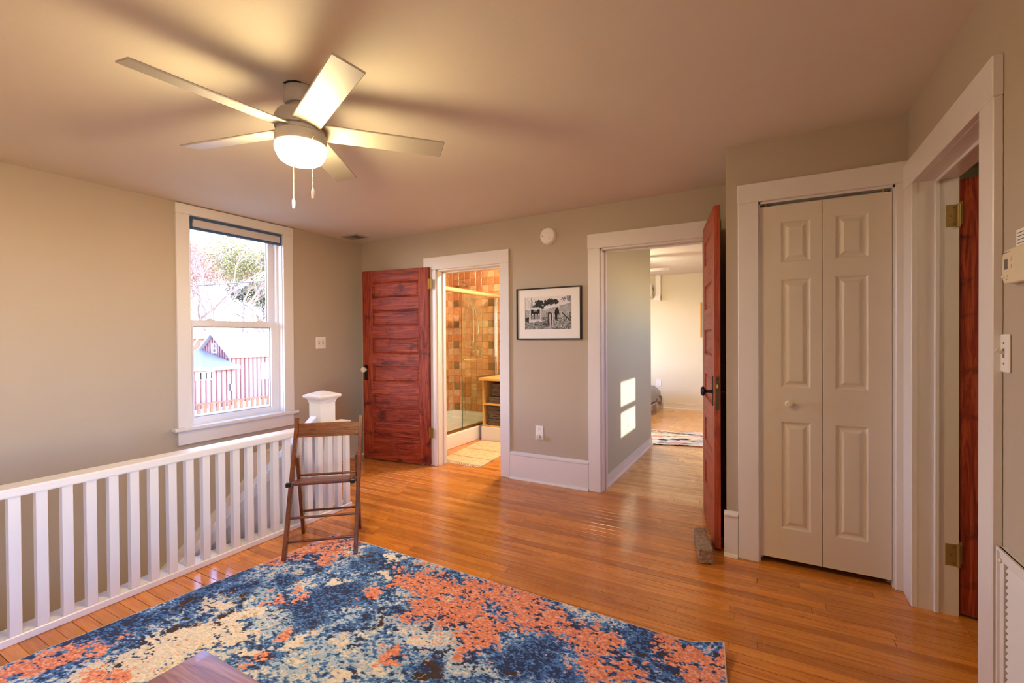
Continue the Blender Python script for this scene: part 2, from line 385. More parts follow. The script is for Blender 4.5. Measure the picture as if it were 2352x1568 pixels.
plank_floor('floor_bath', 'honey oak strip floor inside the bathroom', m_floor, -3.2, -1.5, YB+.06, 5.4, B().box(-4.0, -1.5, YB+.06, 5.43, -.09, -.016), vis=lambda a, c, y: y < 4.95)
plank_floor('floor_bedroom', 'pale oak strip floor running through the bedroom', m_floor2, -1.2, 1.6, YB+.06, 8.45, B().box(-1.5, 1.8, YB+.06, 8.6, -.09, -.016).box(-4.0, -1.5, 5.54, 8.6, -.09, -.016), vis=lambda a, c, y: y < 6.0, lim=120)
b = B(); rows = 51
for i in range(rows): b.box(-3.9, -1.201, 5.55+i*.057, 5.55+i*.057+.056, -.018, -.0005)
o = obj('floor_boards', b, m_floor2, bpy.data.objects['floor_bedroom'], kind='stuff')

# ------------------------------------------------------------------ trim: casings, baseboards
def casing_y(name, x0, x1, zt, y, side, label, w=.105, hw=.125, th=.022, jamb=(0, .13), cat='door casing', wr=None):
    """door casing on a wall whose face is y (room on the -y side)"""
    r = root(name, ((x0+x1)/2, y, 0), label, cat, kind='structure')
    wr = w if wr is None else wr
    obj('casing_board', B().box(x0-w, x0+.004, y-th, y, 0, zt, .003), m_trim, r)
    obj('casing_board', B().box(x1-.004, x1+wr, y-th, y, 0, zt, .003), m_trim, r)
    obj('head_board', B().box(x0-w-.003, x1+wr+(.003 if wr == w else 0), y-th-.002, y, zt, zt+hw, .003), m_trim, r)
    if jamb:
        a, c = y+jamb[0], y+jamb[1]; s_ = (a+c)/2+.012
        obj('jamb_board', B().box(x0-.012, x0+.012, a-.001, c+.001, 0, zt), m_trim, r)
        obj('jamb_board', B().box(x1-.012, x1+.012, a-.001, c+.001, 0, zt), m_trim, r)
        obj('jamb_head', B().box(x0, x1, a-.001, c+.001, zt-.012, zt+.01), m_trim, r)
        obj('door_stop', B().box(x0+.012, x0+.024, s_, s_+.035, 0, zt-.012, .002).box(x1-.024, x1-.012, s_, s_+.035, 0, zt-.012, .002).box(x0+.012, x1-.012, s_, s_+.035, zt-.024, zt-.012, .002), m_trim, r)
    return r
casing_y('trim_1', -2.87, -2.13, 1.947, YB, 1, 'white casing around the bathroom doorway', w=.145, wr=.095, hw=.125)
casing_y('trim_2', -1.192, -.40, 1.993, YB, 1, 'white casing around the bedroom doorway', w=.098, hw=.12, wr=.10)
casing_y('trim_3', -.045, .562, 2.02, YC, 1, 'white casing around the folding closet doors', w=.10, hw=.105, wr=.046, jamb=(0, .09))
# right wall casing (x plane)
r = root('trim_4', (XR, 2.39, 0), 'white casing around the doorway beside the thermostat', 'door casing', kind='structure')
y0, y1, zt = 1.995, 2.776, 1.977
obj('casing_board', B().box(XR-.024, XR, 1.893, y0+.003, 0, zt, .003), m_trim, r)
obj('casing_board', B().box(XR-.024, XR, y1-.003, 2.915, 0, zt, .003), m_trim, r)
obj('head_board', B().box(XR-.026, XR, 1.891, 2.915, zt, zt+.122, .003), m_trim, r)
obj('jamb_board', B().box(XR-.001, XR+.142, y1, y1+.014, 0, zt), m_trim, r)
obj('jamb_board', B().box(XR-.001, XR+.142, y0-.014, y0, 0, zt), m_trim, r)
obj('jamb_head', B().box(XR-.001, XR+.142, y0, y1, zt-.002, zt+.016), m_trim, r)
obj('door_stop', B().box(XR+.056, XR+.074, y1-.013, y1+.001, 0, zt-.002, .003).box(XR+.056, XR+.074, y0-.001, y0+.013, 0, zt-.002, .003).box(XR+.056, XR+.074, y0, y1, zt-.016, zt-.001, .003), m_trim, r)

def base_profile(h, t=.02, cap=.03):
    return [(0, 0), (t+.014, 0), (t+.013, .006), (t+.006, .016), (t, .02), (t, h-cap), (t+.007, h-cap+.004), (t+.008, h-cap*.55), (t-.002, h-cap*.3), (t-.008, h-.004), (t-.012, h), (0, h)]
def baseboard_y(name, x0, x1, y, h, label, parent=None, **k):   # on wall face y, room at -y
    return struct(name, B().prism([(y-d, z) for d, z in base_profile(h, **k)], 0, x0, x1), m_trim, label=label, cat='baseboard')
def baseboard_x(name, y0, y1, x, h, sgn, label, **k):
    return struct(name, B().prism([(x+sgn*d, z) for d, z in base_profile(h, **k)], 1, y0, y1), m_trim, label=label, cat='baseboard')
baseboard_y('baseboard_back', -2.035, -1.292, YB, .245, 'tall white baseboard under the framed photograph')
baseboard_y('baseboard_corner', XL+.03, -3.02, YB, .26, 'white baseboard behind the open bathroom door')
baseboard_y('baseboard_closet', -.22, -.147, YC, .26, 'short white baseboard left of the closet casing')
baseboard_x('baseboard_left', 2.40, YB-.03, XL, .29, 1, 'tall white baseboard under the light switch by the stairs')
baseboard_x('baseboard_front', YF, 1.0, XR, .0001+.12, -1, 'low white baseboard on the thermostat wall')
baseboard_x('baseboard_partition', YB+.14, 5.54, -1.20, .088, 1, 'low white baseboard below the sunlit patch', t=.013, cap=.008)
baseboard_y('baseboard_bedroom', -3.9, 1.6, 8.45, .10, 'low white baseboard on the far bedroom wall', t=.013, cap=.008)
# sloping skirt on the stair wall
sl = .80
r = struct('trim_5', B().prism([(2.40, .29), (2.40, -.02), (2.32, -.10), (-1.4, -.10-sl*3.72), (-1.4, .085-sl*3.72+.0), (2.318, .060), (2.318, .29)], 0, XL, XL+.02), m_trim, label='white skirt board stepping down beside the stairs', cat='skirt board')
obj('cap_moulding', B().prism([(2.325, .094), (2.325, .066), (-1.4, .066-sl*3.725), (-1.4, .094-sl*3.725)], 0, XL+.0, XL+.032), m_trim, r)

# ------------------------------------------------------------------ window in the left wall
w1 = root('window_1', (XL, 2.29, .6), 'white double hung sash window looking onto barns', 'window', kind='structure')
cx = XL+.022
obj('casing_board', B().box(XL, cx, 1.808, 1.902, .60, 2.232, .002), m_trim, w1)
obj('casing_board', B().box(XL, cx, 2.686, 2.783, .60, 2.232, .002), m_trim, w1)
obj('head_board', B().box(XL, cx+.002, 1.804, 2.786, 2.232, 2.306, .002), m_trim, w1)
obj('stool', B().box(XL-.06, XL+.05, 1.775, 2.815, .575, .603, .006, 2), m_trim, w1)
obj('apron', B().box(XL, cx, 1.808, 2.775, .468, .576, .003), m_trim, w1)
obj('jamb', B().box(XL-.171, XL+.001, 1.884, 1.906, .58, 2.245).box(XL-.171, XL+.001, 2.68, 2.702, .58, 2.245).box(XL-.171, XL+.001, 1.9, 2.69, 2.228, 2.252), m_trim, w1)
obj('sill', B().prism([(XL-.045, .59), (XL-.045, .608), (XL-.17, .596), (XL-.17, .57)], 1, 1.9, 2.69), m_vinyl, w1)
obj('frame', B().box(XL-.13, XL-.055, 1.905, 1.922, .61, 2.232).box(XL-.13, XL-.055, 2.662, 2.682, .61, 2.232).box(XL-.13, XL-.055, 1.905, 2.682, 2.215, 2.232).box(XL-.13, XL-.052, 1.905, 2.682, .598, .614), m_vinyl, w1)
def sash(xa, xb, z0, z1, top, bot, st):
    f = B().slab(1.92, 2.664, z0, z1, [(1.92+st, 2.664-st-.012, z0+bot, z1-top)], xa, xb, 0)
    s_ = obj('sash', f, m_vinyl, w1)
    xm = (xa+xb)/2
    obj('pane', B().box(xm-.002, xm+.002, 1.92+st-.006, 2.664-st-.006, z0+bot-.006, z1-top+.006), m_dimglass, s_)
    obj('glazing_bead', B().slab(1.92+st-.001, 2.664-st-.011, z0+bot-.001, z1-top+.001, [(1.92+st+.008, 2.664-st-.020, z0+bot+.008, z1-top-.008)], xa+.008, xa+.016, 0), m_vinyl, s_)
sash(XL-.095, XL-.06, .614, 1.425, .048, .038, .040)
sash(XL-.130, XL-.097, 1.385, 2.216, .04, .036, .044)
for yy in (2.05, 2.47): obj('sash_lock', B().box(XL-.09, XL-.062, yy, yy+.07, 1.425, 1.434, .003).box(XL-.085, XL-.07, yy+.018, yy+.062, 1.434, 1.443, .003), m_vinyl, w1)
rs = root('roller_shade', (XL-.03, 2.32, 2.14), 'navy and grey roller shade rolled up at the top of the sash window', 'shade')
obj('cassette', B().box(XL-.062, XL+.004, 1.925, 2.672, 2.188, 2.232, .004), m_navy, rs)
obj('fascia', B().box(XL-.02, XL+.010, 1.932, 2.664, 2.150, 2.208, .005), m_shade, rs)
obj('bottom_bar', B().box(XL-.035, XL+.0, 1.928, 2.668, 2.132, 2.152, .003), m_navy, rs)
obj('end_cap', B().box(XL-.05, XL+.006, 1.915, 1.926, 2.13, 2.232, .003), m_navy, rs)
obj('end_cap', B().box(XL-.05, XL+.006, 2.671, 2.682, 2.13, 2.232, .003), m_navy, rs)
# windows that give the room its daylight
def plain_window(name, axis, t, u0, u1, v0, v1, label):
    w = root(name, ((u0+u1)/2, t, v0) if axis == 1 else (t, (u0+u1)/2, v0), label, 'window', kind='structure')
    m = (v0+v1)/2
    obj('frame', B().slab(u0, u1, v0, v1, [(u0+.05, u1-.05, v0+.05, m-.02), (u0+.05, u1-.05, m+.02, v1-.05)], t-.03, t+.03, axis), m_vinyl, w)
    obj('pane', B().slab(u0+.04, u1-.04, v0+.04, m-.01, [], t-.003, t+.003, axis), m_glass, w)
    obj('pane', B().slab(u0+.04, u1-.04, m+.01, v1-.04, [], t-.003, t+.003, axis), m_glass, w)
plain_window('window_2', 0, XR+.08, -1.5, -.4, .62, 2.18, 'sash window in the thermostat wall behind the viewpoint')
plain_window('window_3', 0, 1.66, 5.06, 5.72, 1.38, 2.02, 'narrow bedroom window that lets in the sun patch')
plain_window('window_4', 0, -4.06, 6.4, 7.6, .75, 2.1, 'wide unseen window added to bring daylight to the bed')  # last one is unseen, added so daylight reaches the bed area

# ------------------------------------------------------------------ red panelled doors
def panel_mesh(x0, x1, z0, z1, t):
    b = bmesh.new()
    for s_ in (-1, 1):
        def ring(i, y): return [b.verts.new((x, s_*y, z)) for x, z in ((x0+i, z0+i), (x1-i, z0+i), (x1-i, z1-i), (x0+i, z1-i))]
        rs_ = [ring(-.004, t-.002), ring(.006, t-.002), ring(.009, t-.013), ring(.014, t-.0155), ring(.030, t-.009), ring(.034, t-.009)]
        for A, C in zip(rs_, rs_[1:]):
            for k in range(4): b.faces.new((A[k], A[(k+1) % 4], C[(k+1) % 4], C[k]))
        b.faces.new(rs_[-1])
    bmesh.ops.recalc_face_normals(b, faces=b.faces[:])
    x = B(); x.bm.free(); x.bm = b; return x
def red_door(name, label, P0, P1, w, h, mats, z0=.012, t=.035, hinge_at0=True, panels=None, lever=0, bot=.225, top=.115):
    """hinge at P0, free edge towards P1; local x along the width, local y across the thickness"""
    d = Vector((P1[0]-P0[0], P1[1]-P0[1], 0)); a = math.atan2(d.y, d.x)
    r = root(name, (P0[0], P0[1], z0), label, 'door', a, kind='structure')
    H = t/2; s0, s1 = .115, .12; n = 6; ph = .176; rl = (h-top-bot-n*ph)/(n-1)
    obj('stile', B().box(0, s0, -H, H, 0, h, .002), mats[1], r, False)
    obj('stile', B().box(w-s1, w, -H, H, 0, h, .002), mats[1], r, False)
    z = 0
    for i in range(n+1):
        hh = bot if i == 0 else (top if i == n else rl)
        obj('rail', B().box(s0, w-s1, -H, H, z, z+hh, .0015), mats[0], r, False)
        z += hh
        if i < n: obj('panel', panel_mesh(s0, w-s1, z, z+ph, H), mats[0], r, False); z += ph
    return r
def hinge(parent, x, y, z, mat, fn, parts=('hinge', 'hinge_pin')):
    pass
d1 = red_door('door_1', 'red stained six panel door folded back beside the bathroom doorway', (-2.93, 3.600), (-3.722, 3.488), .80, 1.962, m_red)
kb = obj('rosette', B().box(.735, .775, .0165, .022, .825, .985, .008, 2), m_black, d1, False, label='black iron key plate')
obj('knob', B().lathe([(0, 0), (.011, 0), (.010, .02), (.014, .026), (.026, .034), (.030, .046), (.026, .058), (.012, .064), (0, .065)], (.755, .022, .935), (0, 1, 0)), m_ivory, d1, False, True, label='pale marbled round knob')
obj('keyhole', B().lathe([(0, 0), (.005, 0), (.005, .0015), (0, .0015)], (.755, .0215, .87), (0, 1, 0)), m_void, kb, False)
for z in (.27, 1.745):
    hg = obj('hinge', B().cyl((-.002, .020, z), (-.002, .020, z+.1), .0055).box(-.001, .0005, -.012, .016, z, z+.1), m_brass, d1, False, label='brass butt hinge')
    obj('hinge_leaf', B().xf(Matrix.Identity(4)).box(-.038, -.004, .016, .0185, z, z+.1, .001), m_brass, hg, False)
d2 = red_door('door_2', 'orange red panel door standing open into the landing, seen edge on', (-.395, 3.632), (-.258, 2.965), .685, 2.03, m_red3)
for s_ in (-1, 1):
    kp = obj('knob_plate', B().box(.60, .64, *sorted((s_*.0165, s_*.021)), .84, 1.02, .005), m_black, d2, False, label='dark iron plate')
    obj('knob', B().lathe([(0, 0), (.012, 0), (.009, .012), (.009, .034), (.018, .040), (.028, .047), (.029, .056), (.02, .064), (0, .066)], (.62, s_*.021, .925), (0, s_, 0)), m_black, d2, False, True, label='black door knob')
ml = obj('mortise_lock', B().box(.684, .6865, -.011, .011, .82, 1.02, .001), m_brass3, d2, False, label='worn brass lock plate on the door edge')
obj('latch_bolt', B().box(.686, .694, -.006, .006, .95, .975, .002), m_brass, ml, False)
obj('lock_screw', B().cyl((.686, 0, .835), (.6885, 0, .835), .004), m_black, ml, False); obj('lock_screw', B().cyl((.686, 0, 1.005), (.6885, 0, 1.005), .004), m_black, ml, False)
d3 = red_door('door_3', 'dark red door swung into the room beyond the right doorway', (.761, 2.802), (1.44, 2.62), .70, 1.955, m_red)
for z in (.225, 1.755):
    hg = obj('hinge', B().box(XR+.096, XR+.138, 2.7745, 2.7765, z, z+.1, .001).cyl((.752, 2.774, z), (.752, 2.774, z+.1), .0065).cyl((.752, 2.774, z-.004), (.752, 2.774, z+.104), .004), m_brass2, d3, label='brass butt hinge')
    obj('hinge_leaf', B().box(-.0015, .0, -.0185, .016, z, z+.1).box(0, .010, -.0195, -.0172, z, z+.1), m_brass2, hg, False)
    for dz in (.014, .05, .086): obj('screw', B().lathe([(0, 0), (.004, 0), (.003, .0015), (0, .0012)], (XR+.114+(.0 if dz == .05 else .010), 2.7745, z+dz), (0, -1, 0), 10), m_grey, hg)

# ------------------------------------------------------------------ bifold closet doors
d4 = root('door_4', (.258, YC+.025, 0), 'white folding closet doors with six raised panels', 'door', kind='structure')
def bif_panel(x0, x1, z0, z1, y):
    b = bmesh.new()
    def ring(i, d): return [b.verts.new((x, y+d, z)) for x, z in ((x0+i, z0+i), (x1-i, z0+i), (x1-i, z1-i), (x0+i, z1-i))]
    rs_ = [ring(0, 0), ring(.004, .001), ring(.010, .007), ring(.018, .009), ring(.024, .008), ring(.038, .0005), ring(.042, 0)]
    for A, C in zip(rs_, rs_[1:]):
        for k in range(4): b.faces.new((A[k], A[(k+1) % 4], C[(k+1) % 4], C[k]))
    b.faces.new(rs_[-1]); bmesh.ops.recalc_face_normals(b, faces=b.faces[:])
    x = B(); x.bm.free(); x.bm = b
    for f in b.faces:
        if f.normal.y > .5: f.normal_flip()
    return x
PZ = [(.205, .80), (.985, 1.584), (1.672, 1.90)]
for (xa, xb, pa, pb) in ((-.034, .2545, .066, .207), (.2575, .548, .313, .455)):
    lf = obj('leaf', B().slab(xa, xb, .036, 1.990, [(pa, pb, *z) for z in PZ], YC+.004, YC+.034, 1).box(xa+.002, xb-.002, YC+.022, YC+.036, .04, 1.985), m_closet, d4)
    for z in PZ: obj('panel', bif_panel(pa, pb, *z, YC+.004), m_closet, lf)
obj('knob', B().lathe([(0, 0), (.008, 0), (.007, .012), (.016, .018), (.019, .026), (.014, .034), (0, .036)], (.103, YC+.004, .90), (0, -1, 0)), m_ivory, d4, smooth=True, label='round ivory knob')
obj('track', B().box(-.033, .55, YC+.004, YC+.034, 2.009, 2.0205), m_plate, d4)
for x in (-.005, .515): obj('pivot_pin', B().cyl((x, YC+.012, 1.985), (x, YC+.012, 2.01), .004), m_brass, d4)
struct('closet_dark_sheet', B().box(-.06, .6, YC+.2, YC+.21, 0, 2.3), m_void, label='black sheet standing for the shade inside the closet', cat='closet')  # black sheet paints the darkness seen through the gap above the leaves

# ------------------------------------------------------------------ shower room
tile_cols = [srgb(216, 154, 104), srgb(222, 168, 118), srgb(210, 140, 88), srgb(226, 182, 138), srgb(214, 154, 106)]
def tile_mat(name, c):
    t = NT(name); n = t.noise(t.pos(), 22, 5, .65); r = t.rnd()
    k = tuple(x*.74 for x in c[:3])+(1,); k2 = tuple(min(1, x*1.22) for x in c[:3])+(1,)
    cc = t.ramp(n.outputs[0], [(.3, k), (.55, c), (.75, k2)])
    cc = t.mix(1.0, cc, t.ramp(r, [(0, (.82, .78, .74, 1)), (1, (1.1, 1.12, 1.14, 1))]), 'MULTIPLY')
    t.col(cc); t.bump(n.outputs[0], .2, .003); return t.set(.22, 0, .5)
tm = [tile_mat('terracotta_tile_%d' % i, c) for i, c in enumerate(tile_cols)]
tm_dark = tile_mat('olive_tile', srgb(144, 122, 80)); tm_pale = tile_mat('pale_pink_tile', srgb(224, 186, 152))
def tile_mesh(mat, T=.0925, d=.009):
    b = B().box(0, T, 0, d, 0, T, .0022).bm; me = bpy.data.meshes.new('tile'); b.to_mesh(me); b.free(); me.materials.append(mat); return me
TM = [tile_mesh(m) for m in tm]; TD = tile_mesh(tm_dark); TP = tile_mesh(tm_pale)
R = random.Random(5)
wb, ws = bpy.data.objects['wall_bath_back'], bpy.data.objects['wall_bath_side']
Pt = .0985
for cidx in range(10):
    for k in range(22):
        z = .237+k*Pt                                       # bottom of the tile
        kk = round((z-.237)/Pt); me = R.choice(TM)
        top = 15-kk                                         # rows below the highest dark accent
        if cidx in (0, 6) and kk <= 15 and top % 3 == 0: me = TD
        elif cidx in (0, 6) and top in (4, 7, 13): me = TP
        elif (cidx, top) in ((1, 3), (1, 4), (5, 0), (5, 3), (4, 3), (1, 9)): me = TP
        o = bpy.data.objects.new('tile', me); COL.objects.link(o); o.parent = wb; o.location = (-3.972+cidx*Pt, 5.421, z)
for cidx in range(9):
    for k in range(22):
        o = bpy.data.objects.new('tile', R.choice(TM)); COL.objects.link(o); o.parent = ws
        o.location = (-3.992, 4.535+cidx*Pt, .237+k*Pt); o.rotation_euler = (0, 0, PI/2)
st = root('shower_tray', (-3.58, 4.7, 0), 'white acrylic shower tray with a raised front curb', 'shower tray')
obj('pan', B().box(-3.99, -3.20, 3.8, 5.42, .003, .06), m_porc, st)
obj('curb', B().prism([(-3.172, 0), (-3.172, .155), (-3.18, .170), (-3.255, .170), (-3.275, .06), (-3.275, 0)], 1, 3.8, 5.42, .004), m_porc, st)
obj('rim', B().prism([(-3.99, .06), (-3.94, .06), (-3.94, .13), (-3.95, .14), (-3.95, .19), (-3.965, .2), (-3.965, .235), (-3.99, .235)], 1, 3.8, 5.42), m_porc, st)
obj('rim', B().prism([(5.42, .06), (5.37, .06), (5.37, .13), (5.38, .14), (5.38, .19), (5.395, .2), (5.395, .235), (5.42, .235)], 0, -3.97, -3.255), m_porc, st)
sh = root('shower_screen', (-3.21, 4.7, .17), 'sliding glass shower screen with a gold header rail', 'shower screen')
obj('header_rail', B().cyl((-3.21, 3.85, 1.835), (-3.21, 5.40, 1.835), .029, seg=20), m_gold, sh, smooth=True, label='gold header rail')
obj('bottom_track', B().box(-3.24, -3.178, 3.85, 5.40, .170, .188, .004), m_brass, sh)
gp = obj('glass_panel', B().box(-3.213, -3.207, 4.545, 5.33, .188, 1.81), m_shglass, sh, label='greenish clear glass panel')
obj('glass_edge', B().box(-3.2145, -3.2055, 4.540, 4.547, .188, 1.81), plain('green_glass_edge', srgb(96, 112, 84), .2), gp)
obj('wall_jamb', B().box(-3.225, -3.185, 5.335, 5.415, .188, 1.81, .003), m_chrome, sh)
obj('towel_bar', B().tube([(-3.19, 4.56, 1.005), (-3.17, 4.575, 1.005), (-3.168, 4.8, 1.005), (-3.168, 5.25, 1.005), (-3.19, 5.285, 1.005)], .0075), m_chrome, sh, smooth=True)
def X2(u, v):  # zoom-free helper kept tiny: point on the tiled wall
    return (u, 5.405, v)
hd = root('overhead_shower', (-3.70, 5.42, 2.0), 'round chrome shower head above the header rail', 'shower head')
obj('arm', B().tube([(-3.70, 5.42, 1.99), (-3.705, 5.37, 2.03), (-3.71, 5.33, 2.04), (-3.715, 5.31, 2.035)], .011), m_chrome, hd, smooth=True)
obj('spray_face', B().lathe([(0, -.012), (.016, -.012), (.024, 0), (.050, .022), (.052, .034), (.044, .038), (0, .038)], (-3.72, 5.315, 2.04), (-.25, -.75, -.62)), m_chrome, hd, smooth=True)
hs = root('hand_shower', (-3.62, 5.4, 1.8), 'chrome hand shower with a looping hose on a slide bar', 'hand shower')
obj('slide_bar', B().cyl((-3.605, 5.385, 1.20), (-3.605, 5.385, 1.80), .010), m_chrome, hs, smooth=True)
obj('wand', B().tube([(-3.60, 5.36, 1.68), (-3.615, 5.34, 1.75), (-3.64, 5.32, 1.81), (-3.66, 5.30, 1.84)], [.011, .013, .02, .034], 12), m_chrome, hs, smooth=True)
hp = []
for i in range(25):
    a = i/24; th = a*2*PI
    hp.append((-3.617+ .115*math.sin(th)*(.35+.65*math.sin(a*PI))*(-1) - .02*math.cos(th/2), 5.36, 1.44+.30*math.cos(th)*(1 if True else 0)))
obj('hose', B().tube(hp, .0075), m_chrome, hs, smooth=True)
for z in (1.22, 1.78): obj('bar_bracket', B().cyl((-3.605, 5.42, z), (-3.605, 5.378, z), .014), m_chrome, hs)
vt = root('shower_valve', (-3.55, 5.42, 1.08), 'round chrome valve plate with two knobs below the hose loop', 'valve')
obj('plate', B().lathe([(0, 0), (.085, 0), (.084, .006), (.06, .014), (0, .016)], (-3.575, 5.42, 1.085), (0, -1, 0)), m_chrome, vt, smooth=True)
obj('knob', B().lathe([(0, 0), (.024, 0), (.02, .03), (.012, .036), (0, .036)], (-3.545, 5.405, 1.115), (0, -1, 0)), m_chrome, vt, smooth=True)
obj('knob', B().lathe([(0, 0), (.03, 0), (.026, .03), (.014, .04), (0, .04)], (-3.612, 5.405, 1.08), (0, -1, 0)), m_chrome, vt, smooth=True)

cb = root('bath_cabinet', (-2.7, 5.1, 0), 'open birch shelf cabinet holding dark towels beside the shower', 'cabinet')
CX, CY = -3.075, 4.81
obj('plinth', B().box(-3.11, -1.9, CY-.006, CY+.015, 0, .172, .003), m_trim, cb, label='white painted plinth')
obj('side_panel', B().box(CX-.018, CX, CY, 5.33, .172, .742), m_birch, cb)
obj('shelf', B().box(CX, -1.9, CY, 5.33, .172, .190), m_birch, cb)
obj('shelf', B().box(CX, -1.9, CY, 5.33, .440, .462), m_birch, cb)
obj('worktop', B().box(-3.128, -1.9, CY-.025, 5.34, .742, .776, .003), m_birch, cb)
obj('divider', B().box(-2.4, -2.38, CY, 5.33, .19, .742), m_birch, cb)
obj('back_panel', B().box(CX, -1.9, 5.32, 5.33, .19, .742), m_birch, cb)
def towel(name, x0, z0, w, h, layers, seed, label, dy=0, roll=False):
    R_ = random.Random(seed); b = B(); t = h/layers
    if roll:
        path = [(math.cos(a)*(h*.12+h*.36*a/14), math.sin(a)*(h*.12+h*.36*a/14)) for a in [i*.5 for i in range(29)]]
        path = [(x0+w/2+x, z0+h/2+z) for x, z in path]; th = h*.075
    else:
        path = []
        for L in range(layers):
            z = z0+t*(L+.5); xs = [x0+t/2+i*(w-t)/8 for i in range(9)]
            if L % 2: xs = xs[::-1]
            path += [(x, z+R_.uniform(-.1, .1)*t) for x in xs]
            if L < layers-1:
                s_ = 1 if L % 2 == 0 else -1; xe = xs[-1]
                for a in (30, 60, 90, 120, 150): path.append((xe+s_*math.sin(math.radians(a))*t*.5, z+t/2-math.cos(math.radians(a))*t/2))
        th = t*.44
    up_, dn = [], []
    for i, p in enumerate(path):
        q0, q1 = path[max(i-1, 0)], path[min(i+1, len(path)-1)]; dx, dz = q1[0]-q0[0], q1[1]-q0[1]; L = math.hypot(dx, dz) or 1
        up_.append((p[0]-dz/L*th, p[1]+dx/L*th)); dn.append((p[0]+dz/L*th, p[1]-dx/L*th))
    bm = b.bm; ya, yb = CY+.02+dy, CY+.34
    rows = [[bm.verts.new((x, y+R_.uniform(-.003, .003), z)) for x, z in up_+dn[::-1]] for y in (ya+.008, ya, ya, yb)]
    n = len(rows[0])
    cxm = lambda ps: (sum(p[0] for p in ps)/len(ps), sum(p[1] for p in ps)/len(ps))
    for A, C in ((rows[1], rows[3]),):
        for i in range(n): j = (i+1) % n; bm.faces.new((A[i], A[j], C[j], C[i]))
    m = len(up_)
    for i in range(m-1):
        bm.faces.new((rows[1][i], rows[1][i+1], rows[1][n-2-i], rows[1][n-1-i]))
    for k in (0, 2):
        for v in rows[k]: bm.verts.remove(v)
    bmesh.ops.recalc_face_normals(bm, faces=bm.faces[:])
    return obj(name, b, m_towel, smooth=True, label=label, cat='towel', group='dark folded bath towels')
towel('folded_towel', -3.045, .191, .32, .085, 2, 1, 'dark towel at the bottom of the lower cabinet stack')
towel('folded_towel', -3.02, .277, .27, .052, 2, 2, 'thin dark towel in the middle of the lower cabinet stack')
towel('folded_towel', -3.05, .330, .33, .10, 2, 3, 'thick dark towel on top of the lower cabinet stack')
towel('folded_towel', -3.01, .463, .17, .085, 3, 4, 'dark many layered towel at the bottom of the upper cabinet shelf')
towel('rolled_towel', -2.83, .463, .10, .092, 2, 5, 'rolled dark towel standing at the right of the upper cabinet shelf', roll=True)
towel('folded_towel', -2.975, .557, .22, .045, 2, 6, 'thin dark towel lying above the layered one on the upper shelf')
towel('folded_towel', -2.985, .604, .26, .105, 2, 7, 'loosely folded dark towel on top of the upper shelf pile')

# cotton bath mat with stripes and fringe
def noise2(shape, cells, seed):
    rg = np.random.RandomState(seed); h, w = shape; gy, gx = cells
    g = rg.rand(gy+2, gx+2); ys = np.linspace(0, gy, h); xs = np.linspace(0, gx, w)
    yi, xi = ys.astype(int), xs.astype(int); fy, fx = (ys-yi)[:, None], (xs-xi)[None, :]
    fy = fy*fy*(3-2*fy); fx = fx*fx*(3-2*fx)
    a = g[yi][:, xi]; b_ = g[yi][:, xi+1]; c = g[yi+1][:, xi]; d = g[yi+1][:, xi+1]
    return (a*(1-fx)+b_*fx)*(1-fy)+(c*(1-fx)+d*fx)*fy
def fbm(shape, cells, seed, octs=4, pers=.55):
    out = np.zeros(shape); amp = 1; tot = 0; cy_, cx_ = cells
    for o_ in range(octs):
        out += amp*noise2(shape, (max(1, int(cy_)), max(1, int(cx_))), seed+o_*17); tot += amp; amp *= pers; cy_ *= 2; cx_ *= 2
    return out/tot
def grid_mesh(name, Pxyz, rgb, mat, thick, parent=None, **k):
    """Pxyz (h,w,3) top surface; skirt to the bottom; rgb (h,w,3) linear colours"""
    h, w, _ = Pxyz.shape; idx = np.arange(h*w).reshape(h, w)
    q = np.stack([idx[:-1, :-1], idx[:-1, 1:], idx[1:, 1:], idx[1:, :-1]], -1).reshape(-1, 4)
    rim = np.concatenate([idx[0, :], idx[1:, -1], idx[-1, -2::-1], idx[-2:0:-1, 0]])
    low = Pxyz.reshape(-1, 3)[rim].copy(); low[:, 2] -= thick
    V = np.concatenate([Pxyz.reshape(-1, 3), low]); n = len(rim); base = h*w
    sk = np.stack([rim, np.roll(rim, -1), base+(np.arange(n)+1) % n, base+np.arange(n)], -1)[:, ::-1]
    F = np.concatenate([q, sk]); C = np.concatenate([rgb.reshape(-1, 3), rgb.reshape(-1, 3)[rim]])
    me = bpy.data.meshes.new(name); me.vertices.add(len(V)); me.vertices.foreach_set('co', V.astype(np.float32).ravel())
    me.loops.add(F.size); me.loops.foreach_set('vertex_index', F.astype(np.int32).ravel())
    me.polygons.add(len(F)); me.polygons.foreach_set('loop_start', np.arange(0, F.size, 4, dtype=np.int32))
    try: me.polygons.foreach_set('loop_total', np.full(len(F), 4, dtype=np.int32))
    except Exception: pass
    me.update(calc_edges=True)
    ca = me.color_attributes.new('Col', 'FLOAT_COLOR', 'POINT'); ca.data.foreach_set('color', np.concatenate([C, np.ones((len(C), 1))], 1).astype(np.float32).ravel())
    me.materials.append(mat); me.polygons.foreach_set('use_smooth', np.ones(len(F), dtype=bool))
    o = bpy.data.objects.new(name, me); COL.objects.link(o); WM[o] = Matrix.Identity(4)
    if parent is not None: o.parent = parent; o.matrix_parent_inverse = WM[parent].inverted(); WM[o] = WM[parent]
    tag(o, **k); return o
L3 = lambda *c: np.array(srgb(*c)[:3])
m_rug = vcol('woven_pile', .95, .5, 420)
bmx = root('bath_mat', (-2.75, 4.35, 0), 'cream woven bath mat with brown stripes and fringe', 'mat')
hh, ww = 120, 90
U, V_ = np.meshgrid(np.linspace(0, 1, ww), np.linspace(0, 1, hh))
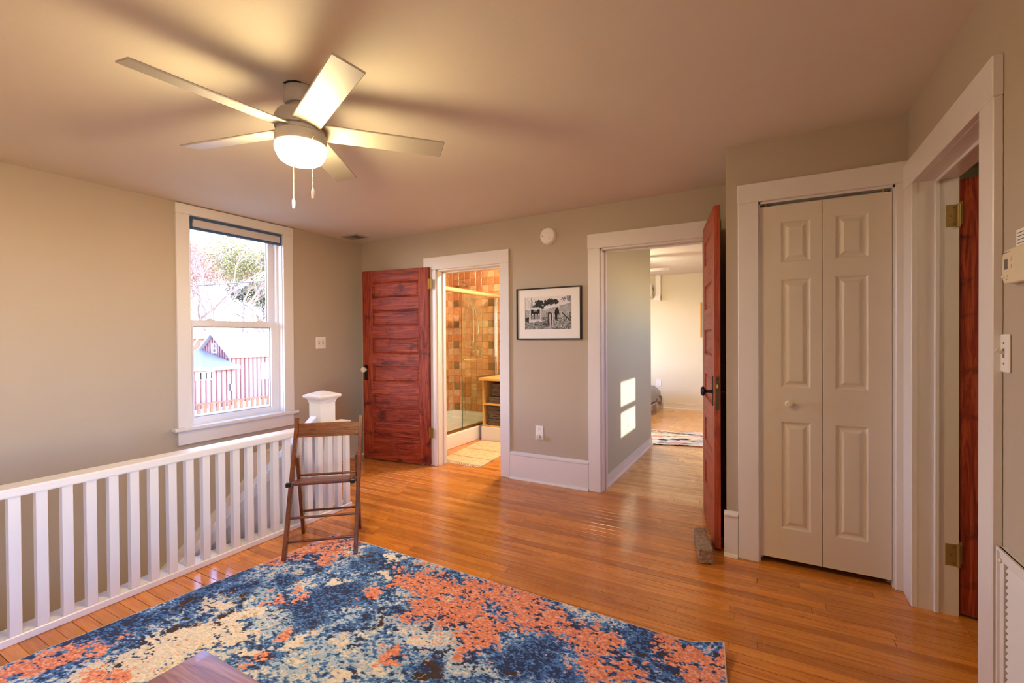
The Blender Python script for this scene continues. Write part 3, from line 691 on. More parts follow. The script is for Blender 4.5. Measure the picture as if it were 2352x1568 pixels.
A_, B_, C_, D_ = np.array([-2.98, 3.83]), np.array([-2.46, 3.80]), np.array([-2.55, 4.775]), np.array([-3.08, 4.755])
XY = (A_*(1-U[..., None])+B_*U[..., None])*(1-V_[..., None])+(D_*(1-U[..., None])+C_*U[..., None])*V_[..., None]
n1 = fbm((hh, ww), (60, 20), 3, 2); colr = L3(214, 188, 146)*(0.72+.5*n1[..., None])
for c_, wd in ((.22, .008), (.56, .008), (.60, .005)): colr[np.abs(V_-c_) < wd] = L3(160, 122, 84)
P = np.dstack([XY, .010+.003*n1])
grid_mesh('woven_field', P, colr, m_rug, .010, bmx)
fr = B(); R = random.Random(2)
for i in range(46):
    u = (i+.5)/46; p = A_*(1-u)+B_*u; fr.tube([(p[0], p[1]+.01, .007), (p[0]+R.uniform(-.008, .008), p[1]-.02, .006), (p[0]+R.uniform(-.014, .014), p[1]-.045-R.uniform(0, .02), .004)], .003, 4)
    p = D_*(1-u)+C_*u; fr.tube([(p[0], p[1]-.01, .007), (p[0]+R.uniform(-.008, .008), p[1]+.012, .005)], .003, 4)
obj('fringe', fr, plain('cream_cotton', srgb(222, 204, 172), .95), bmx, kind='stuff')

# bath ceiling light (out of sight above the doorway)
bl = root('bath_ceiling_light', (-2.3, 4.45, 2.36), 'lit round ceiling light in the bathroom', 'ceiling light')
obj('globe', B().lathe([(0, -.10), (.06, -.09), (.10, -.05), (.11, -.02), (.11, -.015)], (-2.3, 4.45, 2.36)), m_lamp_bath, bl, smooth=True)
obj('base_ring', B().lathe([(0, 0), (.12, 0), (.12, -.02), (.105, -.02), (0, -.02)], (-2.3, 4.45, 2.36)), m_fan, bl)

# ------------------------------------------------------------------ stairs, guard rail, newel post
gr = root('guard_rail', (-2.80, .5, 0), 'white guard rail of square balusters along the open stairwell', 'railing')
obj('top_rail', B().box(-2.862, -2.750, -1.6, 2.447, .616, .656, .007, 2), m_trim, gr)
obj('bottom_rail', B().box(-2.860, -2.752, -1.6, 2.452, 0, .034, .004), m_trim, gr)
bal = None
for k in range(-8, 22):
    y = .648+.0838*k
    if k == 21: y = 2.398
    b = B().box(-2.795, -2.757, y, y+.038, .033, .618, .002)
    obj('baluster', b, m_trim, gr)
for k in range(24): pass
np_ = root('newel_post', (-2.935, 2.335, 0), 'square white newel post with a moulded cap behind the guard rail', 'post')
obj('shaft', B().box(-3.0, -2.868, 2.268, 2.40, -.02, .80, .003), m_trim, np_)
cap = B(); pc = (-2.934, 2.334)
def sq_lathe(prof, c):
    b = bmesh.new(); rows = [[b.verts.new((c[0]+sx*r, c[1]+sy*r, z)) for sx, sy in ((-1, -1), (1, -1), (1, 1), (-1, 1))] for r, z in prof]
    for A, C in zip(rows, rows[1:]):
        for k in range(4): b.faces.new((A[k], A[(k+1) % 4], C[(k+1) % 4], C[k]))
    b.faces.new(rows[-1]); b.faces.new(rows[0][::-1]); bmesh.ops.recalc_face_normals(b, faces=b.faces[:]); x = B(); x.bm.free(); x.bm = b; return x
obj('cap', sq_lathe([(.067, .795), (.070, .80), (.070, .806), (.074, .818), (.082, .824), (.082, .828), (.094, .832), (.098, .842), (.094, .852), (.086, .856), (.02, .878), (.0, .879)][:-1], pc), m_trim, np_)
hr = root('stair_handrail', (-2.93, 1.2, 0), 'white sloping handrail and balusters descending from the newel post', 'railing')
zr = lambda y: .705-sl*(2.27-y)
obj('handrail', B().prism([(2.264, zr(2.264)), (2.264, zr(2.264)-.075), (-1.2, zr(-1.2)-.075), (-1.2, zr(-1.2))], 0, -2.972, -2.905, .004), m_trim, hr)
zs = lambda y: .09-sl*(2.45-y)
obj('stringer', B().prism([(2.48, zs(2.48)-.05), (2.48, zs(2.48)-.33), (-1.2, zs(-1.2)-.33), (-1.2, zs(-1.2)-.02), (2.40, zs(2.40)-.02)], 0, -2.965, -2.925), m_trim, hr)
for k in range(26):
    y = 2.20-.088*k
    obj('baluster', B().prism([(y, zs(y)-.03), (y+.074, zs(y+.074)-.03), (y+.074, zr(y+.074)-.06), (y, zr(y)-.06)], 0, -2.95, -2.93), m_trim, hr)
m_tread = m_chair[0]
sc_ = root('staircase', (-3.4, 1.0, -1.5), 'wooden stairs with white risers descending beside the window wall', 'stairs')
for k in range(14):
    y = 2.48-.25*k
    obj('riser', B().box(XL+.02, -2.985, y-.012, y+.008, -.2*(k+1), -.2*k-.002), m_trim, sc_)
    if k < 13: obj('tread', B().box(XL+.02, -2.985, y-.25-.03, y-.012, -.2*(k+1)-.03, -.2*(k+1), .006), m_floor, sc_)
sl_ = root('added_side_light', (1.9, 2.3, 2.4), 'unseen round light added to brighten the room behind the right doorway', 'ceiling light')  # unseen lamp, added to brighten the dark doorway and its red door
obj('globe', B().lathe([(0, -.09), (.08, -.08), (.13, -.045), (.14, -.015), (.14, -.012)], (1.9, 2.3, 2.4)), emit('added_side_globe', (1, .80, .55, 1), 22), sl_, smooth=True)
obj('base_ring', B().lathe([(0, 0), (.15, 0), (.15, -.015), (.135, -.015), (0, -.015)], (1.9, 2.3, 2.4)), m_fan, sl_)
lp = root('stairwell_lamp', (-3.5, -1.3, -.5), 'lit globe lamp low in the stairwell', 'lamp')
obj('globe', B().sph((-3.5, -1.3, -.55), .09), m_lamp_stair, lp, smooth=True)
obj('stem', B().cyl((-3.5, -1.3, -.46), (-3.5, -1.89, -.40), .012), m_brass, lp)
obj('backplate', B().cyl((-3.5, -1.898, -.4), (-3.5, -1.88, -.4), .05), m_brass, lp)

# ------------------------------------------------------------------ folding chair
ca = math.atan2(.655, .757)
ch = root('folding_chair', (-2.412, 1.640, .009), 'dark walnut wooden folding chair beside the white guard rail', 'chair', ca)
def bar(p, q, w, d, bev=.003, upv=None):
    p, q = Vector(p), Vector(q); z = (q-p).normalized(); x = Vector((1, 0, 0)); y = z.cross(x).normalized()
    L = (q-p).length; m = Matrix((x, y, z)).transposed().to_4x4(); m.translation = p
    return B().box(-w/2, w/2, -d/2, d/2, 0, L, bev, 1).xf(m)
mch = m_chair
ys = lambda z: .345*z/.755
for x in (.0085, .3975):
    obj('stile', bar((x, 0, 0), (x, .345, .755), .023, .034), mch[2], ch, False)
for x in (.024, .376):
    obj('rear_leg', bar((x, .405, -.008), (x, .262, .53), .020, .032), mch[2], ch, False)
bs = B().box(.019, .387, -.008, .006, .640, .722, .003)
for v in bs.bm.verts:
    t = (v.co.x-.2)/.18; v.co.y += ys(v.co.z)+.004+.006*(1-t*t)
obj('back_slat', bs, mch[0], ch, False)
rod = lambda x0, x1, y, z, r=.0075: B().cyl((x0, y, z), (x1, y, z), r, seg=10)
obj('stretcher', rod(.015, .391, ys(.088), .088), mch[0], ch, False, True)
obj('stretcher', rod(.015, .391, ys(.205), .205), mch[0], ch, False, True)
obj('stretcher', rod(.03, .37, .405-.143*.158/.538, .150), mch[0], ch, False, True)
obj('stretcher', rod(.03, .37, .405-.143*.405/.538, .400), mch[0], ch, False, True)
seat = obj('seat', B().box(.04, .363, .055, .085, .405, .425, .006, 2), mch[0], ch, False)
zt_ = lambda y: .425-.20*(y-.055)
for x in (.024, .379):
    bb = B().box(x-.009, x+.009, .040, .345, -.014, .008, .002)
    for v in bb.bm.verts: v.co.z += zt_(v.co.y)-.008
    obj('seat_rail', bb, mch[1], seat, False)
    obj('end_cap', B().box(x-.014, x+.014, .034, .056, .404, .430, .004), m_black, seat, False)
for i in range(5):
    y = .095+i*.05
    bb = B().box(.034, .370, y, y+.044, -.008, .004, .0015)
    for v in bb.bm.verts: v.co.z += zt_(v.co.y)
    obj('seat_slat', bb, mch[0], seat, False)
for x in (-.003, .409): obj('pivot_bolt', B().cyl((x-.003, ys(.41), .41), (x+.003, ys(.41), .41), .006, seg=10), m_brass, ch, False)

# ------------------------------------------------------------------ big rug
blobs = {
'coral': [(-2.426,1.796,.105),(-2.336,1.943,.095),(-2.478,1.662,.06),(-2.25,1.82,.08),(-2.30,1.99,.06),(-1.26,1.915,.13),(-1.001,1.888,.122),(-1.24,1.702,.119),(-1.395,1.675,.082),(-1.652,1.845,.092),(-1.49,1.86,.112),(-1.067,1.688,.085),(-1.085,1.581,.055),(-.802,1.884,.087),(-.66,1.827,.073),(-.563,1.705,.075),(-.454,1.738,.066),(-.31,1.926,.07),(-.22,1.852,.066),(-.166,1.921,.05),(-.571,1.844,.072),(-2.1,1.453,.039),(-1.969,1.455,.047),(-2.043,1.386,.038),(-1.729,1.1,.038),(-2.498,.628,.068),(-2.444,.725,.061),(-2.354,.817,.045),(-2.171,.792,.05),(-1.317,1.365,.044),(-1.828,1.243,.034),(-1.061,1.499,.031),(-1.707,1.652,.054),(-1.745,.991,.033)],
'cream': [(-2.091,1.152,.087),(-2.1,1.016,.091),(-2.151,.928,.089),(-2.155,.827,.085),(-2.202,.75,.066),(-2.065,1.275,.036),(-1.963,1.153,.056),(-2.2,1.93,.05),(-1.868,1.943,.045),(-2.298,1.188,.052),(-1.683,1.241,.045),(-1.947,1.59,.033),(-1.815,1.758,.035),(-1.374,1.747,.038),(-1.993,.902,.05),(-1.268,1.466,.036),(-1.792,1.122,.035),(-1.396,1.175,.041),(-.745,1.846,.034)],
'navy': [(-2.526,1.35,.092),(-1.915,1.414,.114),(-1.844,1.557,.097),(-1.778,1.356,.078),(-2.341,1.378,.067),(-1.978,1.884,.112),(-1.837,1.876,.084),(-2.522,.818,.074),(-2.452,.992,.089),(-2.493,.866,.066),(-.834,1.571,.102),(-.771,1.676,.079),(-.723,1.892,.048),(-1.193,1.637,.034),(-1.109,1.754,.03),(-1.761,1.139,.071),(-1.14,1.366,.067),(-.328,1.833,.067),(-.408,1.902,.053),(-.669,1.57,.081),(-2.222,1.539,.058),(-2.412,1.207,.064),(-.523,1.933,.046)],
'light': [(-1.523,1.328,.091),(-1.945,1.302,.08),(-1.33,1.262,.083),(-.885,1.491,.083),(-1.205,1.501,.108),(-2.187,1.329,.074),(-2.303,1.495,.07),(-1.342,1.523,.076),(-.993,1.445,.067),(-1.514,1.464,.077),(-1.125,1.484,.07),(-1.592,1.174,.069)],
'brown': [(-2.191,1.169,.036),(-2.127,1.098,.029),(-2.211,1.019,.023),(-1.096,1.364,.033),(-1.52,1.496,.023),(-.762,1.888,.027),(-2.428,1.157,.029),(-2.281,1.278,.03),(-.564,1.944,.03)]}
FL, FR, NR, NL = np.array([-2.435, 2.040]), np.array([-.150, 2.003]), np.array([.06, .35]), np.array([-2.625, .35])
hh, ww = 560, 760
U, V_ = np.meshgrid(np.linspace(0, 1, ww), np.linspace(0, 1, hh))
XY = (NL*(1-U[..., None])+NR*U[..., None])*(1-V_[..., None])+(FL*(1-U[..., None])+FR*U[..., None])*V_[..., None]
sh_ = (hh, ww)
warp = np.dstack([fbm(sh_, (14, 18), 91, 4)-.5, fbm(sh_, (14, 18), 92, 4)-.5])*.22
Q = XY+warp
nf = fbm(sh_, (150, 150), 11, 2, .7)-.5; nm = fbm(sh_, (24, 28), 12, 4, .65)-.5; nc = fbm(sh_, (9, 11), 13, 5, .6)-.5
nff = fbm(sh_, (270, 250), 15, 2, .8)-.5
def field(l, k=1.25):
    g = np.zeros(sh_)
    for x, y, r in l: g = np.maximum(g, np.exp(-((Q[..., 0]-x)**2+(Q[..., 1]-y)**2)/(k*r)**2))
    return g
def put(rgb, mask, col): rgb[mask] = np.broadcast_to(col, rgb.shape)[mask]
mid = L3(84, 128, 196); navy = L3(54, 70, 112); lite = L3(174, 202, 234); cream = L3(236, 228, 222); coral = L3(230, 142, 114); brown = L3(78, 64, 62); sand = L3(208, 180, 140)
n3 = fbm(sh_, (50, 60), 16, 3, .7)-.5
t = nm*.9+n3*.9+nf*1.25+nc*.5+nff*.5
rgb = np.zeros((hh, ww, 3)); rgb[:] = mid
put(rgb, t > .06, lite); put(rgb, t > .27, cream); put(rgb, t < -.26, navy); put(rgb, t < -.58, brown)
br_ = nf*1.25+n3*1.0+nff*.6+nm*.5
fl = field(blobs['light']); s2 = fl*.95+br_
put(rgb, s2 > .52, lite); put(rgb, s2 > .92, cream)
fn = field(blobs['navy']); s3 = fn*1.1+br_*.9
put(rgb, s3 > .62, navy); put(rgb, (s3 > .62) & (nff+nf*.8+.4*n3 > .10), mid); put(rgb, (s3 > .74) & (nm+.4*n3 > .17), brown)
fc = field(blobs['cream'], 1.4); s4 = fc*1.2+br_
put(rgb, s4 > .60, cream); put(rgb, (s4 > .60) & (nc+nm*.7 > .24), sand); put(rgb, (s4 > .60) & (s4 < .9) & (nff+.5*nf > .12), lite)
fb = field(blobs['brown'], 1.5); put(rgb, fb*1.1+br_ > .78, brown)
fo = field(blobs['coral'], 1.35); s5 = fo*1.25+br_*1.05
put(rgb, s5 > .70, coral); put(rgb, (s5 > .70) & (nff+.6*nf > .14), L3(232, 172, 152)); put(rgb, (s5 > .70) & (s5 < 1.15) & (nf*.8+n3 < -.24), mid); put(rgb, (s5 > .70) & (s5 < .95) & (nf < -.24), navy)
rgb *= (1+.6*nff[..., None])
edge = np.minimum(np.minimum(U*2.4, (1-U)*2.4), (1-V_)*1.68)
rgb[edge < .006] = L3(216, 190, 176)
curl = np.exp(-(((1-U)*2.3)**2+((1-V_)*1.7)**2)/.09**2)*.040 + np.exp(-((U*2.3)**2+((1-V_)*1.7)**2)/.07**2)*.006
Z_ = .0105+.0035*nff+.0015*nf+curl+.002*nc
grid_mesh('area_rug', np.dstack([XY, Z_]), np.clip(rgb, 0, 1), m_rug, .010, label='large abstract rug in blue, coral and cream under the folding chair', cat='rug')

# coffee table whose corner shows at the bottom of the picture
m_tbl = [wood('weathered_sheen_table_%d' % i, srgb(74, 42, 36), srgb(146, 98, 82), srgb(186, 138, 114), 0, .28, srgb(92, 76, 118), .3, .8) for i in range(1)][0]  # purple blotches paint the bluish reflection into the wood colour
ct = root('coffee_table', (-.80, .42, .0), 'low coffee table of weathered brown boards with a painted purple sheen standing on the rug', 'table')
for i in range(4):
    y1_ = .688-i*.148
    obj('top_board', B().box(-1.354+(.006 if i % 2 else 0), -.25, y1_-.146, y1_, .385, .42, .004), m_tbl, ct)
obj('apron', B().slab(-1.30, -.30, .15, .64, [(-1.28, -.32, .17, .62)], .31, .385, 2), m_tbl, ct)
for x in (-1.305, -.355):
    for y in (.14, .59): obj('leg', B().prism([(x, .385), (x+.055, .385), (x+.048, .012), (x+.007, .012)], 1, y, y+.055, .003), m_tbl, ct)

# stone door stop
bm = bmesh.new(); bmesh.ops.create_cube(bm, size=1); bmesh.ops.subdivide_edges(bm, edges=bm.edges[:], cuts=7, use_grid_fill=True)
R = random.Random(4)
for v in bm.verts:
    c = v.co; k = 1-.10*(abs(2*c.x)**6+abs(2*c.z)**6)*.5 - .06*abs(2*c.y)**6
    c.x *= .078*k; c.z *= .088*k; c.y *= .30*(1-.02*abs(c.x))
    c += Vector((R.uniform(-1, 1), R.uniform(-1, 1), R.uniform(-1, 1)))*.0022
    c.z = max(c.z, -.044)
b = B(); b.bm.free(); b.bm = bm
b.xf(Matrix.Translation((-.333, 2.90, .0445)) @ Matrix.Rotation(math.radians(13), 4, 'Z') @ Matrix.Rotation(math.radians(-3), 4, 'Y'))
obj('door_stop_stone', b, m_stone, smooth=True, label='rough brown stone block holding the edge-on door open', cat='stone')

# ------------------------------------------------------------------ ceiling fan
FX, FY = -1.748, 1.296; FZ = ZC(FX)
def ceiling_fan(name, label, x, y, zc, zb, ang0, lamp, group='ceiling fans', chains=True):
    f = root(name, (x, y, zc), label, 'ceiling fan', group=group)
    dz = zb-2.155
    obj('canopy', B().lathe([(0, zc-.004), (.066, zc-.004), (.068, zc-.02), (.067, 2.275+dz), (.06, 2.266+dz), (0, 2.266+dz)], (x, y, 0), seg=36), m_fan, f, smooth=True)
    obj('neck', B().lathe([(.045, 2.275+dz), (.045, 2.245+dz), (0, 2.245+dz)], (x, y, 0)), m_fan, f, smooth=True)
    obj('motor_housing', B().lathe([(0, 2.240+dz), (.072, 2.240+dz), (.092, 2.232+dz), (.103, 2.212+dz), (.104, 2.172+dz), (.102, 2.165+dz), (0, 2.165+dz)], (x, y, 0), seg=40), m_fan, f, smooth=True)
    obj('hub', B().lathe([(0, 2.166+dz), (.090, 2.166+dz), (.096, 2.160+dz), (.096, 2.146+dz), (0, 2.146+dz)], (x, y, 0), seg=40), m_fan, f, smooth=True)
    obj('light_ring', B().lathe([(0, 2.145+dz), (.099, 2.145+dz), (.1035, 2.140+dz), (.104, 2.098+dz), (.100, 2.092+dz), (0, 2.092+dz)], (x, y, 0), seg=40), m_fan, f, smooth=True)
    obj('glass_shade', B().lathe([(0, 2.024+dz), (.045, 2.024+dz), (.070, 2.027+dz), (.084, 2.036+dz), (.097, 2.058+dz), (.1035, 2.078+dz), (.1035, 2.088+dz), (.099, 2.094+dz), (0, 2.094+dz)], (x, y, 0), seg=40), lamp, f, smooth=True, label='glowing opal glass shade')
    for k in range(5):
        b = B().box(.088, .612, -.0575, .0575, -.004, .004, .003)
        mx = Matrix.Translation((x, y, zb+.010)) @ Matrix.Rotation(math.radians(ang0+72*k), 4, 'Z') @ Matrix.Rotation(math.radians(-13), 4, 'X')
        bl_ = obj('blade', b.xf(mx), m_fan, f)
        obj('blade_bracket', B().box(.06, .15, -.018, .018, .004, .010, .002).cyl((.12, -.01, .006), (.12, -.01, .014), .005).cyl((.12, .01, .006), (.12, .01, .014), .005).xf(mx), m_fan, bl_)
    if chains:
        for (px, py, z0, z1, z2) in ((-1.6455, 1.274, 2.108, 1.893, 1.852), (-1.847, 1.329, 2.11, 1.896, 1.853)):
            c = B()
            n = int((z0-z1)/.0045)
            for i in range(n): c.lathe([(0, -.0021), (.0018, -.001), (.0018, .001), (0, .0021)], (px, py, z1+.0045*(i+.5)), seg=5)
            pc_ = obj('pull_chain', c, m_plate, f)
            obj('pull_fob', B().lathe([(0, z1+.001), (.0035, z1), (.0062, z1-.008), (.0066, (z1+z2)/2), (.0052, z2), (0, z2)], (px, py, 0), seg=14), m_plate, pc_, smooth=True)
        obj('chain_grommet', B().lathe([(0, 0), (.006, 0), (.005, .005), (0, .005)], (-1.6475, 1.279, 2.112), (.7, -.7, 0)), m_brass, f, smooth=True)
    return f
ceiling_fan('ceiling_fan', 'white five blade ceiling fan with glowing shade and two pull chains', FX, FY, FZ, 2.155, -22.9, m_lamp)
# gap above the canopy where the ceiling plaster is torn
obj('torn_plaster_edge', B().prism([(FX-.012, FY-.072), (FX+.0, FY-.0735), (FX+.02, FY-.072), (FX+.045, FY-.058), (FX+.058, FY-.040), (FX+.05, FY-.036), (FX+.02, FY-.060), (FX-.005, FY-.064)], 2, FZ-.0045, FZ-.001), m_void, bpy.data.objects['ceiling_fan'])

# ------------------------------------------------------------------ things on the walls
def polymask(pts, X, Y):
    m = np.zeros(X.shape, bool); n = len(pts)
    for i in range(n):
        (x1, y1), (x2, y2) = pts[i], pts[(i+1) % n]
        if y1 == y2: continue
        c = ((Y >= min(y1, y2)) & (Y < max(y1, y2))); m ^= c & (X < (Y-y1)*(x2-x1)/(y2-y1)+x1)
    return m
hh, ww = 280, 420
U, V_ = np.meshgrid(np.linspace(0, 1, ww), np.linspace(0, 1, hh))      # V_ downwards
n1 = fbm((hh, ww), (40, 60), 21, 3); n2 = fbm((hh, ww), (10, 14), 22, 4)
g = .80-.06*V_+.06*(n2-.5)
hill = .18+.40*np.clip(1-U, 0, 1)**1.2 - .02; ground = V_ > np.where(U < .38, .40, .42-.35*(U-.38))
g = np.where(ground, .52+.35*(n1-.5)+.1*(n2-.5), g)
g = np.where((V_ > .62), .40+.9*(n1-.5), g)
def blob(cx, cy_, rx, ry, val, thr=.5, soft=.45):
    global g
    d = ((U-cx)/rx)**2+((V_-cy_)/ry)**2; g = np.where(d+soft*(n1-.5)*4 < 1, val+.25*(n1-.5), g)
for a in ((.31, .22, .10, .12), (.27, .30, .09, .06), (.40, .33, .05, .06), (.47, .20, .07, .09), (.55, .17, .08, .10), (.66, .17, .07, .07), (.36, .20, .06, .09)): blob(*a, .10)
for a in ((.835, .10, .05, .07), (.95, .08, .06, .09)): blob(*a, .38, soft=.9)
def poly(pts, val, nz=.15):
    global g
    g = np.where(polymask(pts, U, V_), val+nz*(n1-.5), g)
def line(x0, y0, x1, y1, w, val):
    dx, dy = x1-x0, y1-y0; L = math.hypot(dx, dy); nx, ny = -dy/L*w/2, dx/L*w/2
    poly([(x0+nx, y0+ny), (x1+nx, y1+ny), (x1-nx, y1-ny), (x0-nx, y0-ny)], val, .05)
for i in range(9): line(.09+.012*i+.02*(i % 3), .33, .06+.02*i, .06+.03*(i % 4), .004, .35)
line(.14, .33, .15, .02, .008, .3); line(.835, .16, .83, .07, .008, .15); line(.95, .12, .955, .03, .008, .15)
poly([(.42, .30), (.46, .30), (.46, .36), (.42, .36)], .8); poly([(.5, .25), (.53, .23), (.56, .26), (.56, .31), (.5, .31)], .75)
poly([(.01, .70), (.05, .62), (.12, .60), (.12, .80), (.06, .77)], .10)
poly([(.11, .36), (.15, .32), (.31, .32), (.355, .36), (.355, .72), (.34, .76), (.10, .78), (.09, .72)], .68, .1)
poly([(.135, .38), (.33, .38), (.33, .68), (.135, .68)], .06, .04); poly([(.19, .36), (.27, .36), (.27, .40), (.19, .40)], .75); poly([(.19, .41), (.27, .41), (.27, .445), (.19, .445)], .35)
for x in (.145, .215, .28): poly([(x+.01, .52), (x+.045, .52), (x+.055, .57), (x+.055, .68), (x, .68), (x, .57)], .42, .2); poly([(x+.015, .515), (x+.04, .515), (x+.04, .55), (x+.015, .55)], .75, .05)
poly([(.09, .73), (.355, .70), (.36, .74), (.09, .775)], .75, .05)
for x, y in ((.25, .74), (.335, .76)): poly([(x+.01, y-.02), (x+.05, y-.02), (x+.075, y+.03), (x+.07, y+.15), (x, y+.15), (x, y+.03)], .32, .3); poly([(x+.01, y-.03), (x+.05, y-.03), (x+.05, y), (x+.01, y)], .7)
poly([(.19, .84), (.26, .82), (.26, .88)], .12); poly([(.40, .80), (.58, .80), (.58, .90), (.40, .88)], .2, .3)
poly([(.50, .49), (.565, .48), (.57, .56), (.50, .56)], .10); line(.51, .54, .51, .80, .018, .12); line(.545, .52, .56, .90, .03, .62); line(.575, .50, .60, .92, .026, .12); line(.60, .50, .61, .93, .012, .75); line(.47, .44, .48, .76, .008, .3)
poly([(.655, .42), (.68, .36), (.72, .37), (.735, .45), (.745, .56), (.735, .58), (.715, .50), (.70, .60), (.705, .75), (.685, .74), (.68, .64), (.675, .75), (.66, .74), (.655, .60), (.645, .50)], .06, .05)
poly([(.695, .335), (.72, .31), (.735, .335), (.73, .37), (.705, .375)], .25); poly([(.715, .30), (.745, .31), (.745, .35), (.73, .36)], .85, .02)
line(.78, .47, .97, .75, .022, .07); line(.785, .46, .80, .74, .014, .7); line(.96, .51, .965, .74, .014, .08); line(.95, .505, 1.0, .505, .018, .08)
lin = np.clip(g, .02, .95)[..., None]**1.5*np.array([1.0, .97, .93])
pf = root('picture_frame', (-1.65, YB, 1.25), 'black framed black and white photograph of a truck and fence posts', 'picture')
x0, x1, z0, z1 = -1.955, -1.347, 1.252, 1.701
obj('frame', B().slab(x0, x1, z0, z1, [(x0+.011, x1-.011, z0+.011, z1-.011)], YB-.028, YB-.002, 1), m_black, pf)
obj('mat_board', B().slab(x0+.009, x1-.009, z0+.009, z1-.009, [(-1.876, -1.436, 1.341, 1.622)], YB-.016, YB-.012, 1), m_mat_white, pf)
PX = np.dstack([-1.879+.446*U, np.full(U.shape, YB-.0115), 1.625-.287*V_])
grid_mesh('print', PX[:, ::-1], lin[:, ::-1], vcol('photo_print', .4), 0.0, pf)
obj('backing', B().box(x0+.006, x1-.006, YB-.010, YB-.002, z0+.006, z1-.006), m_void, pf)

sm = root('smoke_detector', (-1.645, YB, 2.141), 'round white smoke detector above the framed photograph', 'smoke detector')
obj('base', B().lathe([(0, 0), (.072, 0), (.073, .012), (.070, .016), (0, .016)], (-1.645, YB, 2.141), (0, -1, 0), 36), m_plate, sm, smooth=True)
obj('cover', B().lathe([(.0, .016), (.069, .016), (.068, .034), (.060, .042), (.03, .044), (0, .044)], (-1.645, YB, 2.141), (0, -1, 0), 36), m_plate, sm, smooth=True)
obj('test_button', B().lathe([(0, .043), (.014, .043), (.013, .0465), (0, .047)], (-1.628, YB, 2.120), (0, -1, 0), 16), m_plate, sm, smooth=True)
obj('indicator', B().lathe([(0, .043), (.004, .043), (.003, .0455), (0, .046)], (-1.69, YB, 2.141), (0, -1, 0), 10), m_grey, sm)

def plate(name, label, cat, axis, t, c, z, w, h, sgn, mat=None, group=None):
    """cover plate; axis 0: wall x=t facing sgn; axis 1: wall y=t facing -y"""
    loc = (t, c, z) if axis == 0 else (c, t, z); r = root(name, loc, label, cat, group=group)
    a, b_ = sorted((t, t+sgn*.006))
    bx = B().box(a, b_, c-w/2, c+w/2, z-h/2, z+h/2, .0025) if axis == 0 else B().box(c-w/2, c+w/2, a, b_, z-h/2, z+h/2, .0025)
    obj('cover_plate', bx, mat or m_plate, r); return r
def toggle(r, axis, t, c, z, sgn, upd=1, mat=None):
    a, b_ = sorted((t+sgn*.005, t+sgn*.0065))
    s_ = B().box(a, b_, c-.006, c+.006, z-.014, z+.014) if axis == 0 else B().box(c-.006, c+.006, a, b_, z-.014, z+.014)
    obj('slot', s_, m_grey, r)
    k = B().box(-.0045, .0045, -.004, .004, 0, .022, .0015).xf(Matrix.Translation((t+sgn*.004, c, z)) @ Matrix.Rotation(sgn*math.radians(90-upd*28), 4, 'Y')) if axis == 0 else None
    obj('toggle', k, mat or m_ivory, r)
    for dz in (-.03, .03): obj('screw', B().lathe([(0, 0), (.0035, 0), (.0025, .001), (0, .001)], (t+sgn*.006, c, z+dz), (sgn, 0, 0), 8), m_grey, r)
r = plate('light_switch', 'white double light switch on the wall right of the window', 'switch', 0, XL, 3.096, 1.231, .115, .118, 1)
toggle(r, 0, XL, 3.073, 1.231, 1); toggle(r, 0, XL, 3.119, 1.231, 1, -1)
r = plate('light_switch', 'ivory single light switch under the thermostat', 'switch', 0, XR, 1.874, 1.215, .066, .112, -1)
toggle(r, 0, XR, 1.874, 1.215, -1)
def outlet(name, label, axis, t, c, z, sgn, w=.078, h=.122, upper=True, lower=True):
    r = plate(name, label, 'outlet', axis, t, c, z, w, h, sgn)
    for dz, on in ((.028, upper), (-.028, lower)):
        if not on: continue
        P = (lambda a, b_, d: (t+sgn*d, c+a, z+dz+b_)) if axis == 0 else (lambda a, b_, d: (c+a, t+sgn*d, z+dz+b_))
        ax = (sgn, 0, 0) if axis == 0 else (0, sgn, 0)
        rc = obj('receptacle', B().lathe([(0, .004), (.017, .004), (.0165, .0075), (0, .0075)], P(0, 0, 0), ax, 20), m_plate, r)
        sl_ = B()
        for a, b_, ww_, hh_ in ((-.006, .004, .0022, .009), (.006, .004, .0022, .007), (0, -.007, .005, .005)):
            p = P(a, b_, .0078); q = (.0008, ww_/2, hh_/2) if axis == 0 else (ww_/2, .0008, hh_/2)
            sl_.box(p[0]-q[0], p[0]+q[0], p[1]-q[1], p[1]+q[1], p[2]-q[2], p[2]+q[2])
        obj('slots', sl_, m_void, rc)
    return r
outlet('wall_outlet', 'white wall outlet under the framed photograph', 1, YB, -1.746, .4375, -1, lower=True)
pi_ = root('plug_in_freshener', (-1.746, YB-.008, .405), 'small round white plug-in in the outlet under the photograph', 'plug-in')
obj('body', B().lathe([(0, 0), (.013, 0), (.014, .016), (.020, .022), (.0215, .034), (.018, .042), (0, .043)], (-1.746, YB-.0082, .405), (0, -1, 0), 24), m_plate, pi_, smooth=True)
obj('button', B().lathe([(0, .043), (.010, .043), (.009, .046), (0, .046)], (-1.746, YB-.0082, .405), (0, -1, 0), 18), m_shade, pi_, smooth=True)
outlet('wall_outlet', 'white outlet in the sunlit patch on the bedroom partition', 0, -1.20, 4.552, .44, 1)
r = plate('blank_plate', 'blank white cover plate on the far bedroom wall', 'wall plate', 1, 8.45, -1.697, .452, .09, .115, -1)
for dz in (-.03, .03): obj('screw', B().lathe([(0, 0), (.004, 0), (.003, .001), (0, .001)], (-1.697, 8.444, .452+dz), (0, -1, 0), 8), m_grey, r)

